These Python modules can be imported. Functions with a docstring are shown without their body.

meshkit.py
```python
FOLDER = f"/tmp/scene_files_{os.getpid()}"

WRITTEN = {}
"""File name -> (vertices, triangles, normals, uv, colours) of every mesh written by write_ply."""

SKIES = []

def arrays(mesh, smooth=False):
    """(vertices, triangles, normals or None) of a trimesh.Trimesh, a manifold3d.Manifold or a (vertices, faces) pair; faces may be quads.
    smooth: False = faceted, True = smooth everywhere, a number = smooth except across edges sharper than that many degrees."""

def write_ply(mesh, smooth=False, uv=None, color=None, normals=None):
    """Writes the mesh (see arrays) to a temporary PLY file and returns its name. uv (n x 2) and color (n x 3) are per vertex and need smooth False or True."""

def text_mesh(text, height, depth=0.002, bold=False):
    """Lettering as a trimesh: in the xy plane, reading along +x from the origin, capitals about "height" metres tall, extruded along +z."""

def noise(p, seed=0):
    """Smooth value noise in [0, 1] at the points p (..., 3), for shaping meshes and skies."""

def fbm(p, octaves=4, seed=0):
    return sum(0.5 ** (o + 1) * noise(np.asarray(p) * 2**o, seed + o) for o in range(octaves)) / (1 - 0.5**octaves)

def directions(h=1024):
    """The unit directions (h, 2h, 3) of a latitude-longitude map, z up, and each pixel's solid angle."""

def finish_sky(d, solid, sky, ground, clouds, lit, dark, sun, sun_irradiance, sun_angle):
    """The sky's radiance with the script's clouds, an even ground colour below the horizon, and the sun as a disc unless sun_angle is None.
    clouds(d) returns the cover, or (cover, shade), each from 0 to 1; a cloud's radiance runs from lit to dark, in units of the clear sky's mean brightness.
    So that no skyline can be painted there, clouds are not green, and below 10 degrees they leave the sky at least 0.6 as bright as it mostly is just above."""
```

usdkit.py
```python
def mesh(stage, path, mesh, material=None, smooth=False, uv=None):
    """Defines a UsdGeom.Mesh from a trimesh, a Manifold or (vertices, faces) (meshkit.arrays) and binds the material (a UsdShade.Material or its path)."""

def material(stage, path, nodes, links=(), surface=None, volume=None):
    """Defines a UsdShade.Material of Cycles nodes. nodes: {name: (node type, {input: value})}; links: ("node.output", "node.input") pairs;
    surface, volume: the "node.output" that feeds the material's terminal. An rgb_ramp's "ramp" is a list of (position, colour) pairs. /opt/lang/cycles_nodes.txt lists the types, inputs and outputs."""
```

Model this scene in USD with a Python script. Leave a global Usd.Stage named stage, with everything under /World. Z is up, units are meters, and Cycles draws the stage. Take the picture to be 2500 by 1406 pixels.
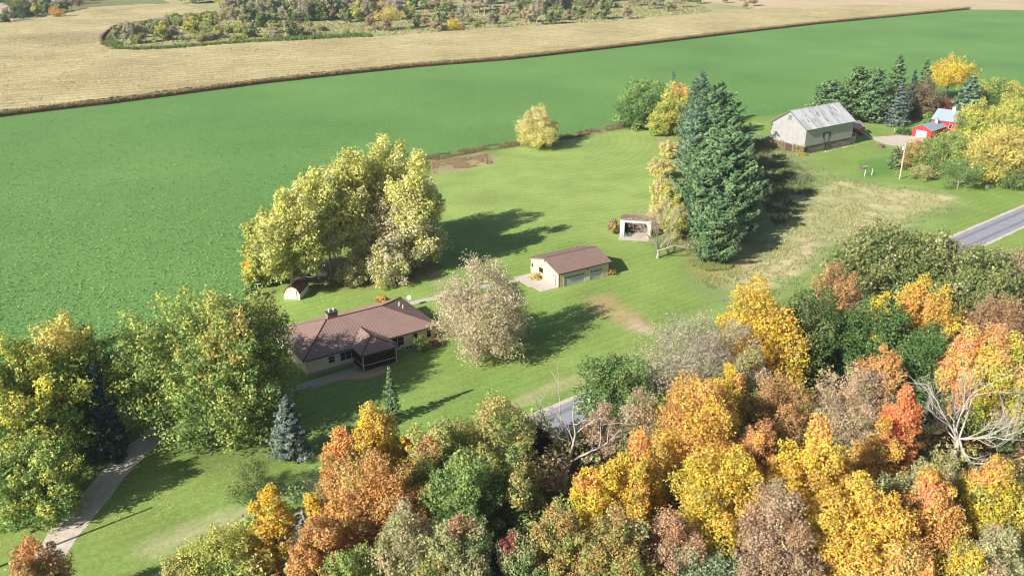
import math, random
import numpy as np, trimesh, scipy.spatial, manifold3d as m3, shapely, shapely.geometry as sg
import usdkit, meshkit
from pxr import Usd, UsdGeom, UsdLux, UsdShade, Gf, Sdf, Vt

stage = Usd.Stage.CreateInMemory()
UsdGeom.SetStageUpAxis(stage, 'Z'); UsdGeom.SetStageMetersPerUnit(stage, 1.0)
UsdGeom.Xform.Define(stage, '/World'); UsdGeom.Scope.Define(stage, '/World/Looks')

# ------------------------------------------------------------------ camera, sky, sun, exposure
F, PITCH, CAMZ = 2150.0, math.radians(22.7), 66.0          # focal length in photo pixels, tilt, height
cam = UsdGeom.Camera.Define(stage, '/World/camera')
cam.AddTranslateOp().Set(Gf.Vec3d(0, 0, CAMZ)); cam.AddRotateXOp().Set(90 - math.degrees(PITCH))
cam.CreateHorizontalApertureAttr(36.0); cam.CreateVerticalApertureAttr(20.2)
cam.CreateFocalLengthAttr(F / 2500 * 36.0); cam.CreateClippingRangeAttr(Gf.Vec2f(0.5, 20000))
cam.CreateExposureAttr(0.74)
SHADOW_AZ, SUN_EL = math.radians(39.5), math.radians(31.0)
SUN = np.array([-math.cos(SHADOW_AZ) * math.cos(SUN_EL), -math.sin(SHADOW_AZ) * math.cos(SUN_EL), math.sin(SUN_EL)])
sky = UsdLux.DomeLight.Define(stage, '/World/sky')
skym = usdkit.material(stage, '/World/Looks/sky', {
    's': ('sky_texture', {'sky_type': 'single_scattering', 'sun_disc': False, 'sun_elevation': SUN_EL, 'sun_rotation': math.atan2(SUN[0], SUN[1]), 'air_density': 1.0, 'aerosol_density': 1.0}),
    'b': ('background_shader', {'strength': 0.062})}, [('s.color', 'b.color')], surface='b.background')
UsdShade.MaterialBindingAPI.Apply(sky.GetPrim()).Bind(skym)
sun = UsdLux.DistantLight.Define(stage, '/World/sun')
sun.CreateIntensityAttr(1.2); sun.CreateAngleAttr(0.53); sun.CreateNormalizeAttr(True); sun.CreateColorAttr(Gf.Vec3f(1.0, 0.96, 0.90))
rot = Gf.Rotation(Gf.Vec3d(0, 0, 1), Gf.Vec3d(*map(float, SUN)))
sun.AddTransformOp().Set(Gf.Matrix4d().SetRotate(rot))

# ------------------------------------------------------------------ helpers
def at(px, py, z=0.0):
    """the place (x, y) at height z that a pixel of the 2500 x 1406 photograph shows"""
    u, v = (px - 1250) / F, (py - 703) / F
    d = np.array([u, math.cos(PITCH) - v * math.sin(PITCH), -math.sin(PITCH) - v * math.cos(PITCH)])
    t = (z - CAMZ) / d[2]
    return np.array([t * d[0], t * d[1]])
def depth_of(x, y, z): return y * math.cos(PITCH) - (z - CAMZ) * math.sin(PITCH)
def srgb(r, g, b, k=1.0):
    c = np.array([r, g, b]) / 255.0
    return np.where(c <= 0.04045, c / 12.92, ((c + 0.055) / 1.055) ** 2.4) * k
_used = {}
def numbered(parent, name):
    k = _used.get((parent, name), 0); _used[(parent, name)] = k + 1
    return f'{parent}/{name}' if k == 0 else f'{parent}/{name}_{k:03d}'
def tag(o, label=None, cat=None, group=None, kind=None):
    p = o.GetPrim() if hasattr(o, 'GetPrim') else o
    for k, v in (('label', label), ('category', cat), ('group', group), ('kind', kind)):
        if v: p.SetCustomDataByKey(k, v)
    return p
def thing(name, label, cat, loc=(0, 0, 0), rz=0.0, group=None, scale=None):
    x = UsdGeom.Xform.Define(stage, numbered('/World', name))
    x.AddTranslateOp().Set(Gf.Vec3d(*map(float, loc))); x.AddRotateZOp().Set(math.degrees(rz))
    if scale is not None: x.AddScaleOp().Set(Gf.Vec3f(*map(float, np.broadcast_to(scale, 3))))
    return tag(x, label, cat, group)
def obj(name, mesh, mat, parent=None, smooth=False, label=None, kind=None, col=None):
    base = '/World' if parent is None else str(parent.GetPath())
    m = usdkit.mesh(stage, numbered(base, name), mesh, mat, smooth)
    if col is not None:
        UsdGeom.PrimvarsAPI(m).CreatePrimvar('tint', Sdf.ValueTypeNames.Color3fArray, 'vertex' if len(col) == len(m.GetPointsAttr().Get()) else 'uniform').Set(Vt.Vec3fArray.FromNumpy(np.ascontiguousarray(col, np.float32)))
    return tag(m, label, None, None, kind)
def copy_of(root, name, label, loc, rz, scale, cat, group):
    t = thing(name, label, cat, loc, rz, group, scale)
    t.GetReferences().AddInternalReference(root.GetPath()); t.SetInstanceable(True)
    return t
def cat_mesh(ms):
    vs, fs, n = [], [], 0
    for m in ms:
        v, f = (m[0], m[1]) if isinstance(m, tuple) else (np.asarray(m.vertices), np.asarray(m.faces))
        vs.append(v); fs.append(np.asarray(f) + n); n += len(v)
    return np.vstack(vs), np.vstack(fs)
def box(x0, x1, y0, y1, z0, z1):
    m = trimesh.creation.box([x1 - x0, y1 - y0, z1 - z0]); m.apply_translation([(x0 + x1) / 2, (y0 + y1) / 2, (z0 + z1) / 2])
    return np.asarray(m.vertices), np.asarray(m.faces)
def mbox(x0, x1, y0, y1, z0, z1): return m3.Manifold.cube([x1 - x0, y1 - y0, z1 - z0]).translate([x0, y0, z0])
def bar(a, b, r, sides=6, r2=None): return tube(np.array([a, b], float), np.array([r, r if r2 is None else r2]), sides, cap=True)
def tube(p, r, sides=5, cap=False):
    p = np.asarray(p, float); t = np.gradient(p, axis=0); t /= np.linalg.norm(t, axis=1, keepdims=True) + 1e-9
    a = np.cross(t, np.where(np.abs(t[:, 2:]) < 0.9, [0, 0, 1.0], [1.0, 0, 0])); a /= np.linalg.norm(a, axis=1, keepdims=True) + 1e-9
    b = np.cross(t, a); g = np.arange(sides) * 2 * np.pi / sides
    v = p[:, None] + np.broadcast_to(r, (len(p),))[:, None, None] * (np.cos(g)[None, :, None] * a[:, None] + np.sin(g)[None, :, None] * b[:, None])
    i, j = np.meshgrid(np.arange(len(p) - 1), np.arange(sides), indexing='ij')
    q = np.stack([i * sides + j, (i + 1) * sides + j, (i + 1) * sides + (j + 1) % sides, i * sides + (j + 1) % sides], -1).reshape(-1, 4)
    v = v.reshape(-1, 3); f = np.vstack([q[:, [0, 1, 2]], q[:, [0, 2, 3]]])
    if cap:
        e = len(v); v = np.vstack([v, p[0], p[-1]]); k = np.arange(sides); o = (len(p) - 1) * sides
        f = np.vstack([f, np.stack([np.full(sides, e), k, (k + 1) % sides], 1), np.stack([np.full(sides, e + 1), o + (k + 1) % sides, o + k], 1)])
    return v, f
def quads(*polys):
    """thick-less faces from corner lists (3 or 4 corners each)"""
    v, f = [], []
    for p in polys:
        n = len(v); v += [list(map(float, c)) for c in p]; f += [[n, n + 1, n + 2]] + ([[n, n + 2, n + 3]] if len(p) == 4 else [])
    return np.array(v), np.array(f)
def slab(corners, th):
    """a planar convex polygon given thickness along its normal (downwards)"""
    c = np.array(corners, float); n = np.cross(c[1] - c[0], c[2] - c[0]); n /= np.linalg.norm(n); n = n if n[2] > 0 else -n
    m = m3.Manifold.hull_points(np.vstack([c, c - n * th]))
    return m
def prism(outline_xz, y0, y1):
    """outline in x-z pulled along y"""
    p = sg.Polygon(outline_xz); m = trimesh.creation.extrude_polygon(p, y1 - y0, engine='earcut')
    v = np.asarray(m.vertices); v = np.stack([v[:, 0], y1 - v[:, 2], v[:, 1]], 1)
    return v, np.asarray(m.faces)
def man(mesh): return m3.Manifold(m3.Mesh(np.asarray(mesh[0], np.float32), np.asarray(mesh[1], np.uint32)))

# ------------------------------------------------------------------ materials
def mat(name, nodes, links, surface='p.BSDF'): return usdkit.material(stage, '/World/Looks/' + name, nodes, links, surface=surface)
def plain(name, c, rough=0.7, var=0.12, scale=3.0, bump=0.0, bscale=30.0, metallic=0.0, spec=0.3, fine=0.0):
    c = np.asarray(c, float)
    nodes = {'tc': ('texture_coordinate', {}), 'n': ('noise_texture', {'scale': scale, 'detail': 6.0, 'roughness': 0.65}),
             'r': ('rgb_ramp', {'ramp': [(0.25, c * (1 - var)), (0.5, c), (0.75, np.minimum(c * (1 + var), 1))]}),
             'p': ('principled_bsdf', {'roughness': rough, 'metallic': metallic, 'specular_ior_level': spec})}
    links = [('tc.object', 'n.vector'), ('n.fac', 'r.fac'), ('r.color', 'p.base_color')]
    if bump:
        nodes['bn'] = ('noise_texture', {'scale': bscale, 'detail': 4.0}); nodes['bu'] = ('bump', {'strength': bump, 'distance': 0.02})
        links += [('tc.object', 'bn.vector'), ('bn.fac', 'bu.height'), ('bu.normal', 'p.normal')]
    return mat(name, nodes, links)
def leafy(name, transl=0.28, rough=0.55, spec=0.25):
    return mat(name, {'a': ('attribute', {'attribute': 'tint'}), 'p': ('principled_bsdf', {'roughness': rough, 'specular_ior_level': spec}),
                      't': ('translucent_bsdf', {}), 'm': ('mix_closure', {'fac': transl})},
               [('a.color', 'p.base_color'), ('a.color', 't.color'), ('p.BSDF', 'm.closure1'), ('t.BSDF', 'm.closure2')], 'm.closure')
LEAF, NEEDLE, CROP = leafy('leaf'), leafy('needle', 0.12, 0.6, 0.2), leafy('crop_leaf', 0.2, 0.65, 0.15)
BARK = plain('bark', srgb(104, 92, 80), 0.9, 0.35, 4.0, 0.6, 12)
BARK_PALE = plain('bark_pale', srgb(168, 158, 146), 0.85, 0.25, 3.0, 0.4, 14)
BARK_DEAD = plain('bark_dead', srgb(186, 176, 166), 0.85, 0.3, 2.0, 0.3, 10)

# the tinted ground: colour comes from the mesh, stripes and grain from here
gnodes = {'a': ('attribute', {'attribute': 'tint'}), 'g': ('geometry', {}),
          'n1': ('noise_texture', {'scale': 0.09, 'detail': 5.0, 'roughness': 0.6}), 'n2': ('noise_texture', {'scale': 1.7, 'detail': 6.0, 'roughness': 0.75}),
          'n3': ('noise_texture', {'scale': 7.0, 'detail': 3.0, 'roughness': 0.7}),
          'r1': ('map_range', {'from_min': 0.3, 'from_max': 0.7, 'to_min': 0.84, 'to_max': 1.16}), 'r2': ('map_range', {'from_min': 0.28, 'from_max': 0.72, 'to_min': 0.7, 'to_max': 1.3}),
          'r3': ('map_range', {'from_min': 0.25, 'from_max': 0.75, 'to_min': 0.78, 'to_max': 1.22}),
          'mp': ('mapping', {'rotation': (0, 0, math.radians(-37))}), 'w': ('wave_texture', {'scale': 0.16, 'bands_direction': 'y', 'distortion': 1.4, 'detail': 3.0, 'detail_scale': 0.35, 'detail_roughness': 0.6}),
          'mp2': ('mapping', {'location': tuple(-np.append(at(1130, 330), 0))}), 'w2': ('wave_texture', {'scale': 0.13, 'wave_type': 'rings', 'rings_direction': 'z', 'distortion': 1.6, 'detail': 3.0, 'detail_scale': 0.3}),
          'sx': ('attribute', {'attribute': 'stripes'}), 'sep': ('separate_xyz', {}),
          's1': ('map_range', {'to_min': -0.04, 'to_max': 0.04}), 's2': ('map_range', {'to_min': -0.04, 'to_max': 0.04}),
          'm1': ('math', {'math_type': 'multiply'}), 'm2': ('math', {'math_type': 'multiply'}), 'ad': ('math', {'math_type': 'add'}), 'ad1': ('math', {'math_type': 'add', 'value2': 1.0}),
          'x1': ('math', {'math_type': 'multiply'}), 'x2': ('math', {'math_type': 'multiply'}), 'x3': ('math', {'math_type': 'multiply'}),
          'v': ('vector_math', {'math_type': 'scale'}), 'bu': ('bump', {'strength': 0.55, 'distance': 0.12}),
          'p': ('principled_bsdf', {'roughness': 0.85, 'specular_ior_level': 0.12})}
glinks = [('g.position', 'n1.vector'), ('g.position', 'n2.vector'), ('g.position', 'n3.vector'), ('n1.fac', 'r1.value'), ('n2.fac', 'r2.value'), ('n3.fac', 'r3.value'),
          ('g.position', 'mp.vector'), ('mp.vector', 'w.vector'), ('g.position', 'mp2.vector'), ('mp2.vector', 'w2.vector'), ('sx.vector', 'sep.vector'),
          ('w.fac', 's1.value'), ('w2.fac', 's2.value'), ('s1.result', 'm1.value1'), ('sep.x', 'm1.value2'), ('s2.result', 'm2.value1'), ('sep.y', 'm2.value2'),
          ('m1.value', 'ad.value1'), ('m2.value', 'ad.value2'), ('ad.value', 'ad1.value1'), ('ad1.value', 'x1.value1'), ('r1.result', 'x1.value2'),
          ('x1.value', 'x2.value1'), ('r2.result', 'x2.value2'), ('x2.value', 'x3.value1'), ('r3.result', 'x3.value2'),
          ('a.color', 'v.vector1'), ('x3.value', 'v.scale'), ('v.vector', 'p.base_color'), ('n2.fac', 'bu.height'), ('bu.normal', 'p.normal')]
GROUND = mat('grass', gnodes, glinks)
def field_mat(name, ramp, s_big, s_small, bump, dist, wave=None, extra=None):
    nodes = {'g': ('geometry', {}), 'n1': ('noise_texture', {'scale': s_big, 'detail': 5.0}), 'n2': ('noise_texture', {'scale': s_small, 'detail': 5.0, 'roughness': 0.7}),
             'ad': ('mix', {'fac': 0.62}), 'r': ('rgb_ramp', {'ramp': ramp}), 'bu': ('bump', {'strength': bump, 'distance': dist}), 'p': ('principled_bsdf', {'roughness': 0.85, 'specular_ior_level': 0.12})}
    links = [('g.position', 'n1.vector'), ('g.position', 'n2.vector'), ('n1.fac', 'ad.color1'), ('n2.fac', 'ad.color2'), ('ad.color', 'r.fac'), ('n2.fac', 'bu.height'), ('bu.normal', 'p.normal')]
    if wave:
        rotz, sc, amt = wave
        nodes.update({'mp': ('mapping', {'rotation': (0, 0, rotz)}), 'w': ('wave_texture', {'scale': sc, 'bands_direction': 'y', 'distortion': 5.0, 'detail': 3.0, 'detail_scale': 0.05}), 'mx': ('mix', {'mix_type': 'multiply', 'fac': amt})})
        links += [('g.position', 'mp.vector'), ('mp.vector', 'w.vector'), ('r.color', 'mx.color1'), ('w.color', 'mx.color2'), ('mx.color', 'p.base_color')]
    else: links.append(('r.color', 'p.base_color'))
    if extra: nodes.update(extra[0]); links = [l for l in links if l[1] != 'p.base_color'] + extra[1]
    return mat(name, nodes, links)
ALFALFA = field_mat('alfalfa', [(0.3, srgb(82, 117, 63)), (0.42, srgb(98, 136, 73)), (0.55, srgb(114, 151, 83)), (0.72, srgb(134, 167, 97))], 0.015, 1.9, 0.75, 0.4)
ROWC = np.append(at(172, 102), 0)
CORNTOP = field_mat('corn_top', [(0.3, srgb(136, 122, 86)), (0.45, srgb(184, 168, 122)), (0.58, srgb(206, 192, 142)), (0.75, srgb(222, 212, 164))], 0.025, 1.0, 0.8, 0.4, (math.radians(-24), 0.05, 0.24), ({'rm': ('mapping', {'rotation': (0, 0, math.radians(14))}), 'rw': ('wave_texture', {'scale': 0.115, 'bands_direction': 'x', 'distortion': 2.2, 'detail': 2.0, 'detail_scale': 0.12}),
        'ds': ('vector_math', {'math_type': 'distance', 'vector2': tuple(ROWC)}), 'mk': ('map_range', {'from_min': 26.0, 'from_max': 46.0, 'to_min': 1.0, 'to_max': 0.0, 'clamp': True}), 'st': ('map_range', {'from_min': 0.1, 'from_max': 0.45, 'to_min': 0.8, 'to_max': 0.0, 'clamp': True}),
        'mu': ('math', {'math_type': 'multiply'}), 'fx': ('mix', {'color2': tuple(srgb(104, 88, 66))})}, [('g.position', 'rm.vector'), ('rm.vector', 'rw.vector'), ('g.position', 'ds.vector1'), ('ds.value', 'mk.value'), ('rw.fac', 'st.value'), ('mk.result', 'mu.value1'), ('st.result', 'mu.value2'), ('mu.value', 'fx.fac'), ('mx.color', 'fx.color1'), ('fx.color', 'p.base_color')]))
STUBBLE = field_mat('stubble', [(0.3, srgb(168, 146, 116)), (0.5, srgb(196, 174, 140)), (0.7, srgb(206, 188, 152))], 0.02, 0.6, 0.4, 0.1)
MEADOW = field_mat('meadow', [(0.32, srgb(112, 126, 74)), (0.42, srgb(146, 150, 98)), (0.55, srgb(176, 170, 122)), (0.7, srgb(190, 178, 140))], 0.03, 0.4, 0.7, 0.3)
BASE = field_mat('far_ground', [(0.3, srgb(92, 104, 66)), (0.5, srgb(128, 130, 88)), (0.7, srgb(160, 150, 108))], 0.01, 0.3, 0.4, 0.2)
ASPHALT = plain('asphalt', srgb(150, 150, 156), 0.9, 0.14, 0.6, 0.2, 20)
GRAVEL = plain('gravel', srgb(200, 186, 170), 0.95, 0.22, 0.8, 0.6, 9)
CONCRETE = plain('concrete', srgb(190, 180, 168), 0.9, 0.12, 0.9, 0.2, 12)
MULCH = plain('mulch', srgb(190, 164, 132), 0.95, 0.3, 2.0, 0.7, 8)

# ------------------------------------------------------------------ the ground
def dens(pts, step):
    """a pixel outline as ground points, closely spaced"""
    w = np.array([at(*p) for p in pts]); out = []
    for a, b in zip(w, np.roll(w, -1, 0)):
        n = max(1, int(np.linalg.norm(b - a) / step)); out += [a + (b - a) * k / n for k in range(n)]
    return np.array(out)
def poly(pts, step=3.0, jit=0.0, seed=0):
    p = dens(pts, step)
    if jit: p = p + (np.stack([meshkit.fbm(np.c_[p / 6, np.full(len(p), 3.3)], 3, seed), meshkit.fbm(np.c_[p / 6, np.full(len(p), 9.1)], 3, seed + 9)], 1) - 0.5) * 2 * jit
    return sg.Polygon(p).buffer(0)
def sheet(name, pg, z, m, label=None, cat=None, kind='structure'):
    ms = []
    for g in getattr(pg, 'geoms', [pg]):
        v, f = trimesh.creation.triangulate_polygon(g, engine='earcut'); v = np.asarray(v)
        a = np.cross(v[f[:, 1]] - v[f[:, 0]], v[f[:, 2]] - v[f[:, 0]]); f = np.where((a < 0)[:, None], f[:, ::-1], f)
        ms.append((np.c_[v, np.full(len(v), z)], f))
    o = obj(name, cat_mesh(ms), m); tag(o, label, cat, None, kind); return o
g8 = 7000.0
tag(obj('ground', quads([(-g8, -800, -0.03), (g8, -800, -0.03), (g8, 9000, -0.03), (-g8, 9000, -0.03)]), BASE), 'wide dull green and tan countryside under everything', 'ground', None, 'structure')

CORN_EDGE = [(-330, 325), (0, 287), (130, 271), (270, 255), (450, 231), (640, 206), (820, 186), (1000, 167), (1250, 147), (1430, 127), (1600, 107), (1800, 83), (2000, 60), (2180, 43), (2290, 32), (2370, 24)]
ALF_NEAR = [(2800, 150), (2500, 215), (2320, 235), (2130, 250), (1985, 262), (1880, 284), (1790, 283), (1690, 292), (1530, 302), (1500, 306), (1385, 334), (1280, 350), (1170, 365), (1050, 388), (900, 440), (720, 520), (640, 600), (622, 665), (628, 735), (560, 850), (350, 960), (0, 1130), (-600, 1400)]
alf = poly(CORN_EDGE + [(2500, 26), (3100, 32)] + ALF_NEAR + [(-900, 700)], 4.0, 0.5)
sheet('alfalfa_field', alf, 0.016, ALFALFA, 'smooth deep green alfalfa field running behind the house to the dry corn', 'field')
corn = poly(CORN_EDGE + [(2100, 17), (1900, 21), (1750, 34), (1560, 51), (1480, 58), (1200, 74), (900, 97), (600, 111), (400, 126), (300, 129), (262, 113), (263, 95), (290, 70), (420, 48), (530, 34), (480, 22), (430, 14), (330, 16), (215, 24), (150, 40), (60, 52), (0, 60), (-350, 90), (-600, 330)], 4.0, 0.6)
stub = poly([(1850, 21), (2370, 24), (2500, 26), (3100, 32), (3300, -60), (2000, -60), (1700, 3)], 10.0, 2.0)
sheet('stubble_field', stub, 0.008, STUBBLE, 'pale tan harvested field at the far right top', 'field')
sheet('stubble_field', poly([(-500, 60), (0, 55), (90, 40), (150, 12), (100, -40), (-600, -40)], 10.0, 2.0), 0.008, plain('stubble_mauve', srgb(186, 166, 150), 0.9, 0.12, 0.05), 'mauve tan harvested field beyond the trees at top left', 'field')
sheet('meadow', poly([(262, 112), (300, 129), (600, 111), (900, 97), (1200, 74), (1480, 58), (1560, 51), (1750, 34), (1900, 20), (1700, 0), (1500, -40), (300, -40), (430, 14), (480, 22), (530, 34), (420, 48)], 8.0, 1.0), 0.004, MEADOW, 'rough green and tan meadow between the corn and the woods', 'meadow')

# the near ground: one fine sheet whose colour runs softly from mown lawn to rough grass, bare soil and leaf litter
GX, GY, CELL = np.arange(-125, 195, 1.25), np.arange(30, 335, 1.25), 1.25
gx, gy = np.meshgrid(GX, GY, indexing='xy'); GP = np.stack([gx.ravel(), gy.ravel()], 1)
def soft(pts, width, jit=1.2, seed=1):
    """1 inside the pixel outline, falling to 0 over WIDTH metres outside it, with a ragged edge"""
    pg = sg.Polygon([at(*p) for p in pts]).buffer(0); d = shapely.distance(pg, shapely.points(GP)) - 0.0
    n = (meshkit.fbm(np.c_[GP / 2.2, np.full(len(GP), 0.5)], 4, seed) - 0.5) * 2 * jit * 2
    return np.clip(1 - (d + n) / width, 0, 1) * (d < width + 6)
def along(pts, half, width, seed=2, jit=0.5):
    ln = sg.LineString([at(*p) for p in pts]); d = shapely.distance(ln, shapely.points(GP)) - half
    n = (meshkit.fbm(np.c_[GP / 1.6, np.full(len(GP), 0.7)], 4, seed) - 0.5) * 2 * jit * 2
    return np.clip(1 - (d + n) / width, 0, 1)
LAWN, LAWN2, DRY, ROUGH, SOIL, LITTER, BRUSH = (srgb(130, 152, 78), srgb(150, 168, 94), srgb(198, 182, 142), srgb(138, 154, 96), srgb(160, 128, 90), srgb(92, 76, 54), srgb(134, 146, 96))
tint = np.tile(LAWN, (len(GP), 1))
def over(w, c):
    global tint
    tint = tint * (1 - w[:, None]) + np.asarray(c) * w[:, None]
nz = lambda s, seed: meshkit.fbm(np.c_[GP / s, np.full(len(GP), 0.2)], 4, seed)
over(np.clip((nz(22, 5) - 0.42) * 4, 0, 1) * 0.6, srgb(118, 146, 72)); over(np.clip((nz(9, 6) - 0.55) * 4, 0, 1) * 0.5, srgb(150, 162, 88))
UP = soft([(1060, 440), (1200, 400), (1300, 355), (1480, 325), (1580, 322), (1625, 370), (1590, 500), (1500, 580), (1300, 540), (1080, 520)], 8, 2); over(UP * 0.75, LAWN2)
over(soft([(640, 740), (1040, 655), (1080, 720), (960, 740), (700, 790)], 6, 1.5) * 0.6, srgb(136, 160, 80))
rough_px = [(1700, 690), (1800, 640), (1885, 605), (1925, 480), (1850, 330), (1960, 395), (2080, 440), (2300, 470), (2340, 505), (2200, 570), (2040, 620), (1950, 700), (1800, 760), (1750, 720)]
RG = soft(rough_px, 4, 2); over(RG * 0.85, ROUGH)
dry_px = [(1905, 500), (2060, 445), (2170, 462), (2300, 478), (2290, 500), (2190, 540), (2080, 580), (2000, 600), (1960, 640), (1830, 700), (1780, 690), (1900, 600)]
DG = soft(dry_px, 4, 2.5, 4); over(DG * np.clip(0.62 + (nz(7, 8) - 0.4) * 2, 0.4, 1), DRY)
over(soft([(1800, 320), (1900, 340), (1960, 400), (1990, 470), (1930, 560), (1850, 620), (1800, 500)], 5, 2.5, 5) * 0.7, BRUSH)
margin = [(1050, 388), (1170, 365), (1280, 350), (1385, 334), (1530, 306), (1640, 300)]
over(along(margin, 2.2, 2.5, 6, 1.2) * np.clip(nz(4, 9) * 1.9, 0.3, 1), srgb(132, 128, 92))
over(soft([(1045, 400), (1190, 378), (1205, 396), (1120, 414), (1060, 424)], 3, 1.5, 7) * 0.7, srgb(168, 146, 116))
over(along([(1000, 690), (1040, 640), (1075, 690), (1090, 740)], 0.6, 1.2, 8) * 0.6, srgb(170, 156, 120))
over(soft([(1450, 735), (1480, 725), (1545, 770), (1580, 805), (1560, 800), (1500, 775)], 3.0, 1.4, 9) * 0.8, srgb(176, 150, 110))
over(soft([(1545, 782), (1585, 800), (1580, 812), (1552, 800)], 1.4, 0.8, 12) * 0.8, srgb(196, 176, 146))
over(soft([(1690, 660), (1760, 690), (1830, 640), (1840, 610), (1790, 600)], 3, 1.2, 10) * 0.45, srgb(176, 144, 92))
over(soft([(700, 640), (1030, 620), (1050, 660), (960, 690), (760, 700)], 4, 1.5, 11) * 0.8, srgb(136, 120, 80))
over(soft([(1650, 300), (1720, 290), (1850, 600), (1700, 650), (1640, 600), (1620, 480)], 3, 1, 13) * 0.7, srgb(146, 146, 92))
over(along([(1640, 300), (1605, 325), (1625, 360)], 0.5, 1.0, 14) * 0.7, srgb(176, 156, 126))
over(along([(380, 1330), (560, 1265), (700, 1205), (830, 1170)], 0.7, 2.0, 15, 0.9) * 0.55, srgb(186, 176, 140))
over(along([(1245, 992), (1330, 955), (1420, 925), (1560, 870)], 0.8, 1.8, 16, 0.9) * 0.6, srgb(182, 172, 126))
forest_px = [(-300, 1500), (380, 1440), (780, 1245), (1290, 1060), (1420, 990), (1900, 800), (2330, 625), (2420, 640), (2800, 560), (2800, 1500), (1200, 2200), (-300, 2200)]
FL = soft(forest_px, 3, 1.5, 17); over(FL * 0.92, LITTER); over(FL * np.clip((nz(3, 18) - 0.5) * 5, 0, 1) * 0.8, srgb(140, 100, 56))
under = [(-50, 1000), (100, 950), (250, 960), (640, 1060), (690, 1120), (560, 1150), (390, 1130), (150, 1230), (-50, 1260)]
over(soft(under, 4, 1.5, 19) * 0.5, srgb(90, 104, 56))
over(soft([(2110, 395), (2180, 385), (2170, 420), (2120, 430)], 3, 1, 20) * 0.6, srgb(84, 130, 66))
stripe_a = np.clip(1 - RG - FL, 0, 1) * (1 - UP); stripes = np.stack([stripe_a, UP, np.zeros(len(GP))], 1)
nxg, nyg = len(GX), len(GY)
i, j = np.meshgrid(np.arange(nyg - 1), np.arange(nxg - 1), indexing='ij'); a0 = (i * nxg + j).ravel()
gf = np.vstack([np.stack([a0, a0 + 1, a0 + nxg + 1], 1), np.stack([a0, a0 + nxg + 1, a0 + nxg], 1)])
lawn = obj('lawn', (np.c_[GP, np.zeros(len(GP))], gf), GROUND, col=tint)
UsdGeom.PrimvarsAPI(lawn).CreatePrimvar('stripes', Sdf.ValueTypeNames.Vector3fArray, 'vertex').Set(Vt.Vec3fArray.FromNumpy(stripes.astype(np.float32)))
tag(lawn, 'mown striped lawn and rough grass round the house, garage and forest edge', 'lawn', None, 'structure')

ROAD_C, ROAD_D = np.array([6.7, 108.5]), np.array([math.cos(math.radians(38.9)), math.sin(math.radians(38.9))])
ROAD_N = np.array([-ROAD_D[1], ROAD_D[0]])
def strip(c, d, t0, t1, w): n = np.array([-d[1], d[0]]); return sg.Polygon([c + d * t0 - n * w, c + d * t1 - n * w, c + d * t1 + n * w, c + d * t0 + n * w])
sheet('road', strip(ROAD_C, ROAD_D, -160, 420, 3.25), 0.016, ASPHALT, 'grey asphalt country road passing behind the autumn trees', 'road')
def ragged(pg, amp=0.25, seed=3, step=0.6):
    p = shapely.segmentize(pg, step); c = np.array(p.exterior.coords)[:-1]
    c = c + (np.stack([meshkit.fbm(np.c_[c / 1.5, np.full(len(c), 3.3)], 3, seed), meshkit.fbm(np.c_[c / 1.5, np.full(len(c), 9.1)], 3, seed + 9)], 1) - 0.5) * 2 * amp
    return sg.Polygon(c).buffer(0)
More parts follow.
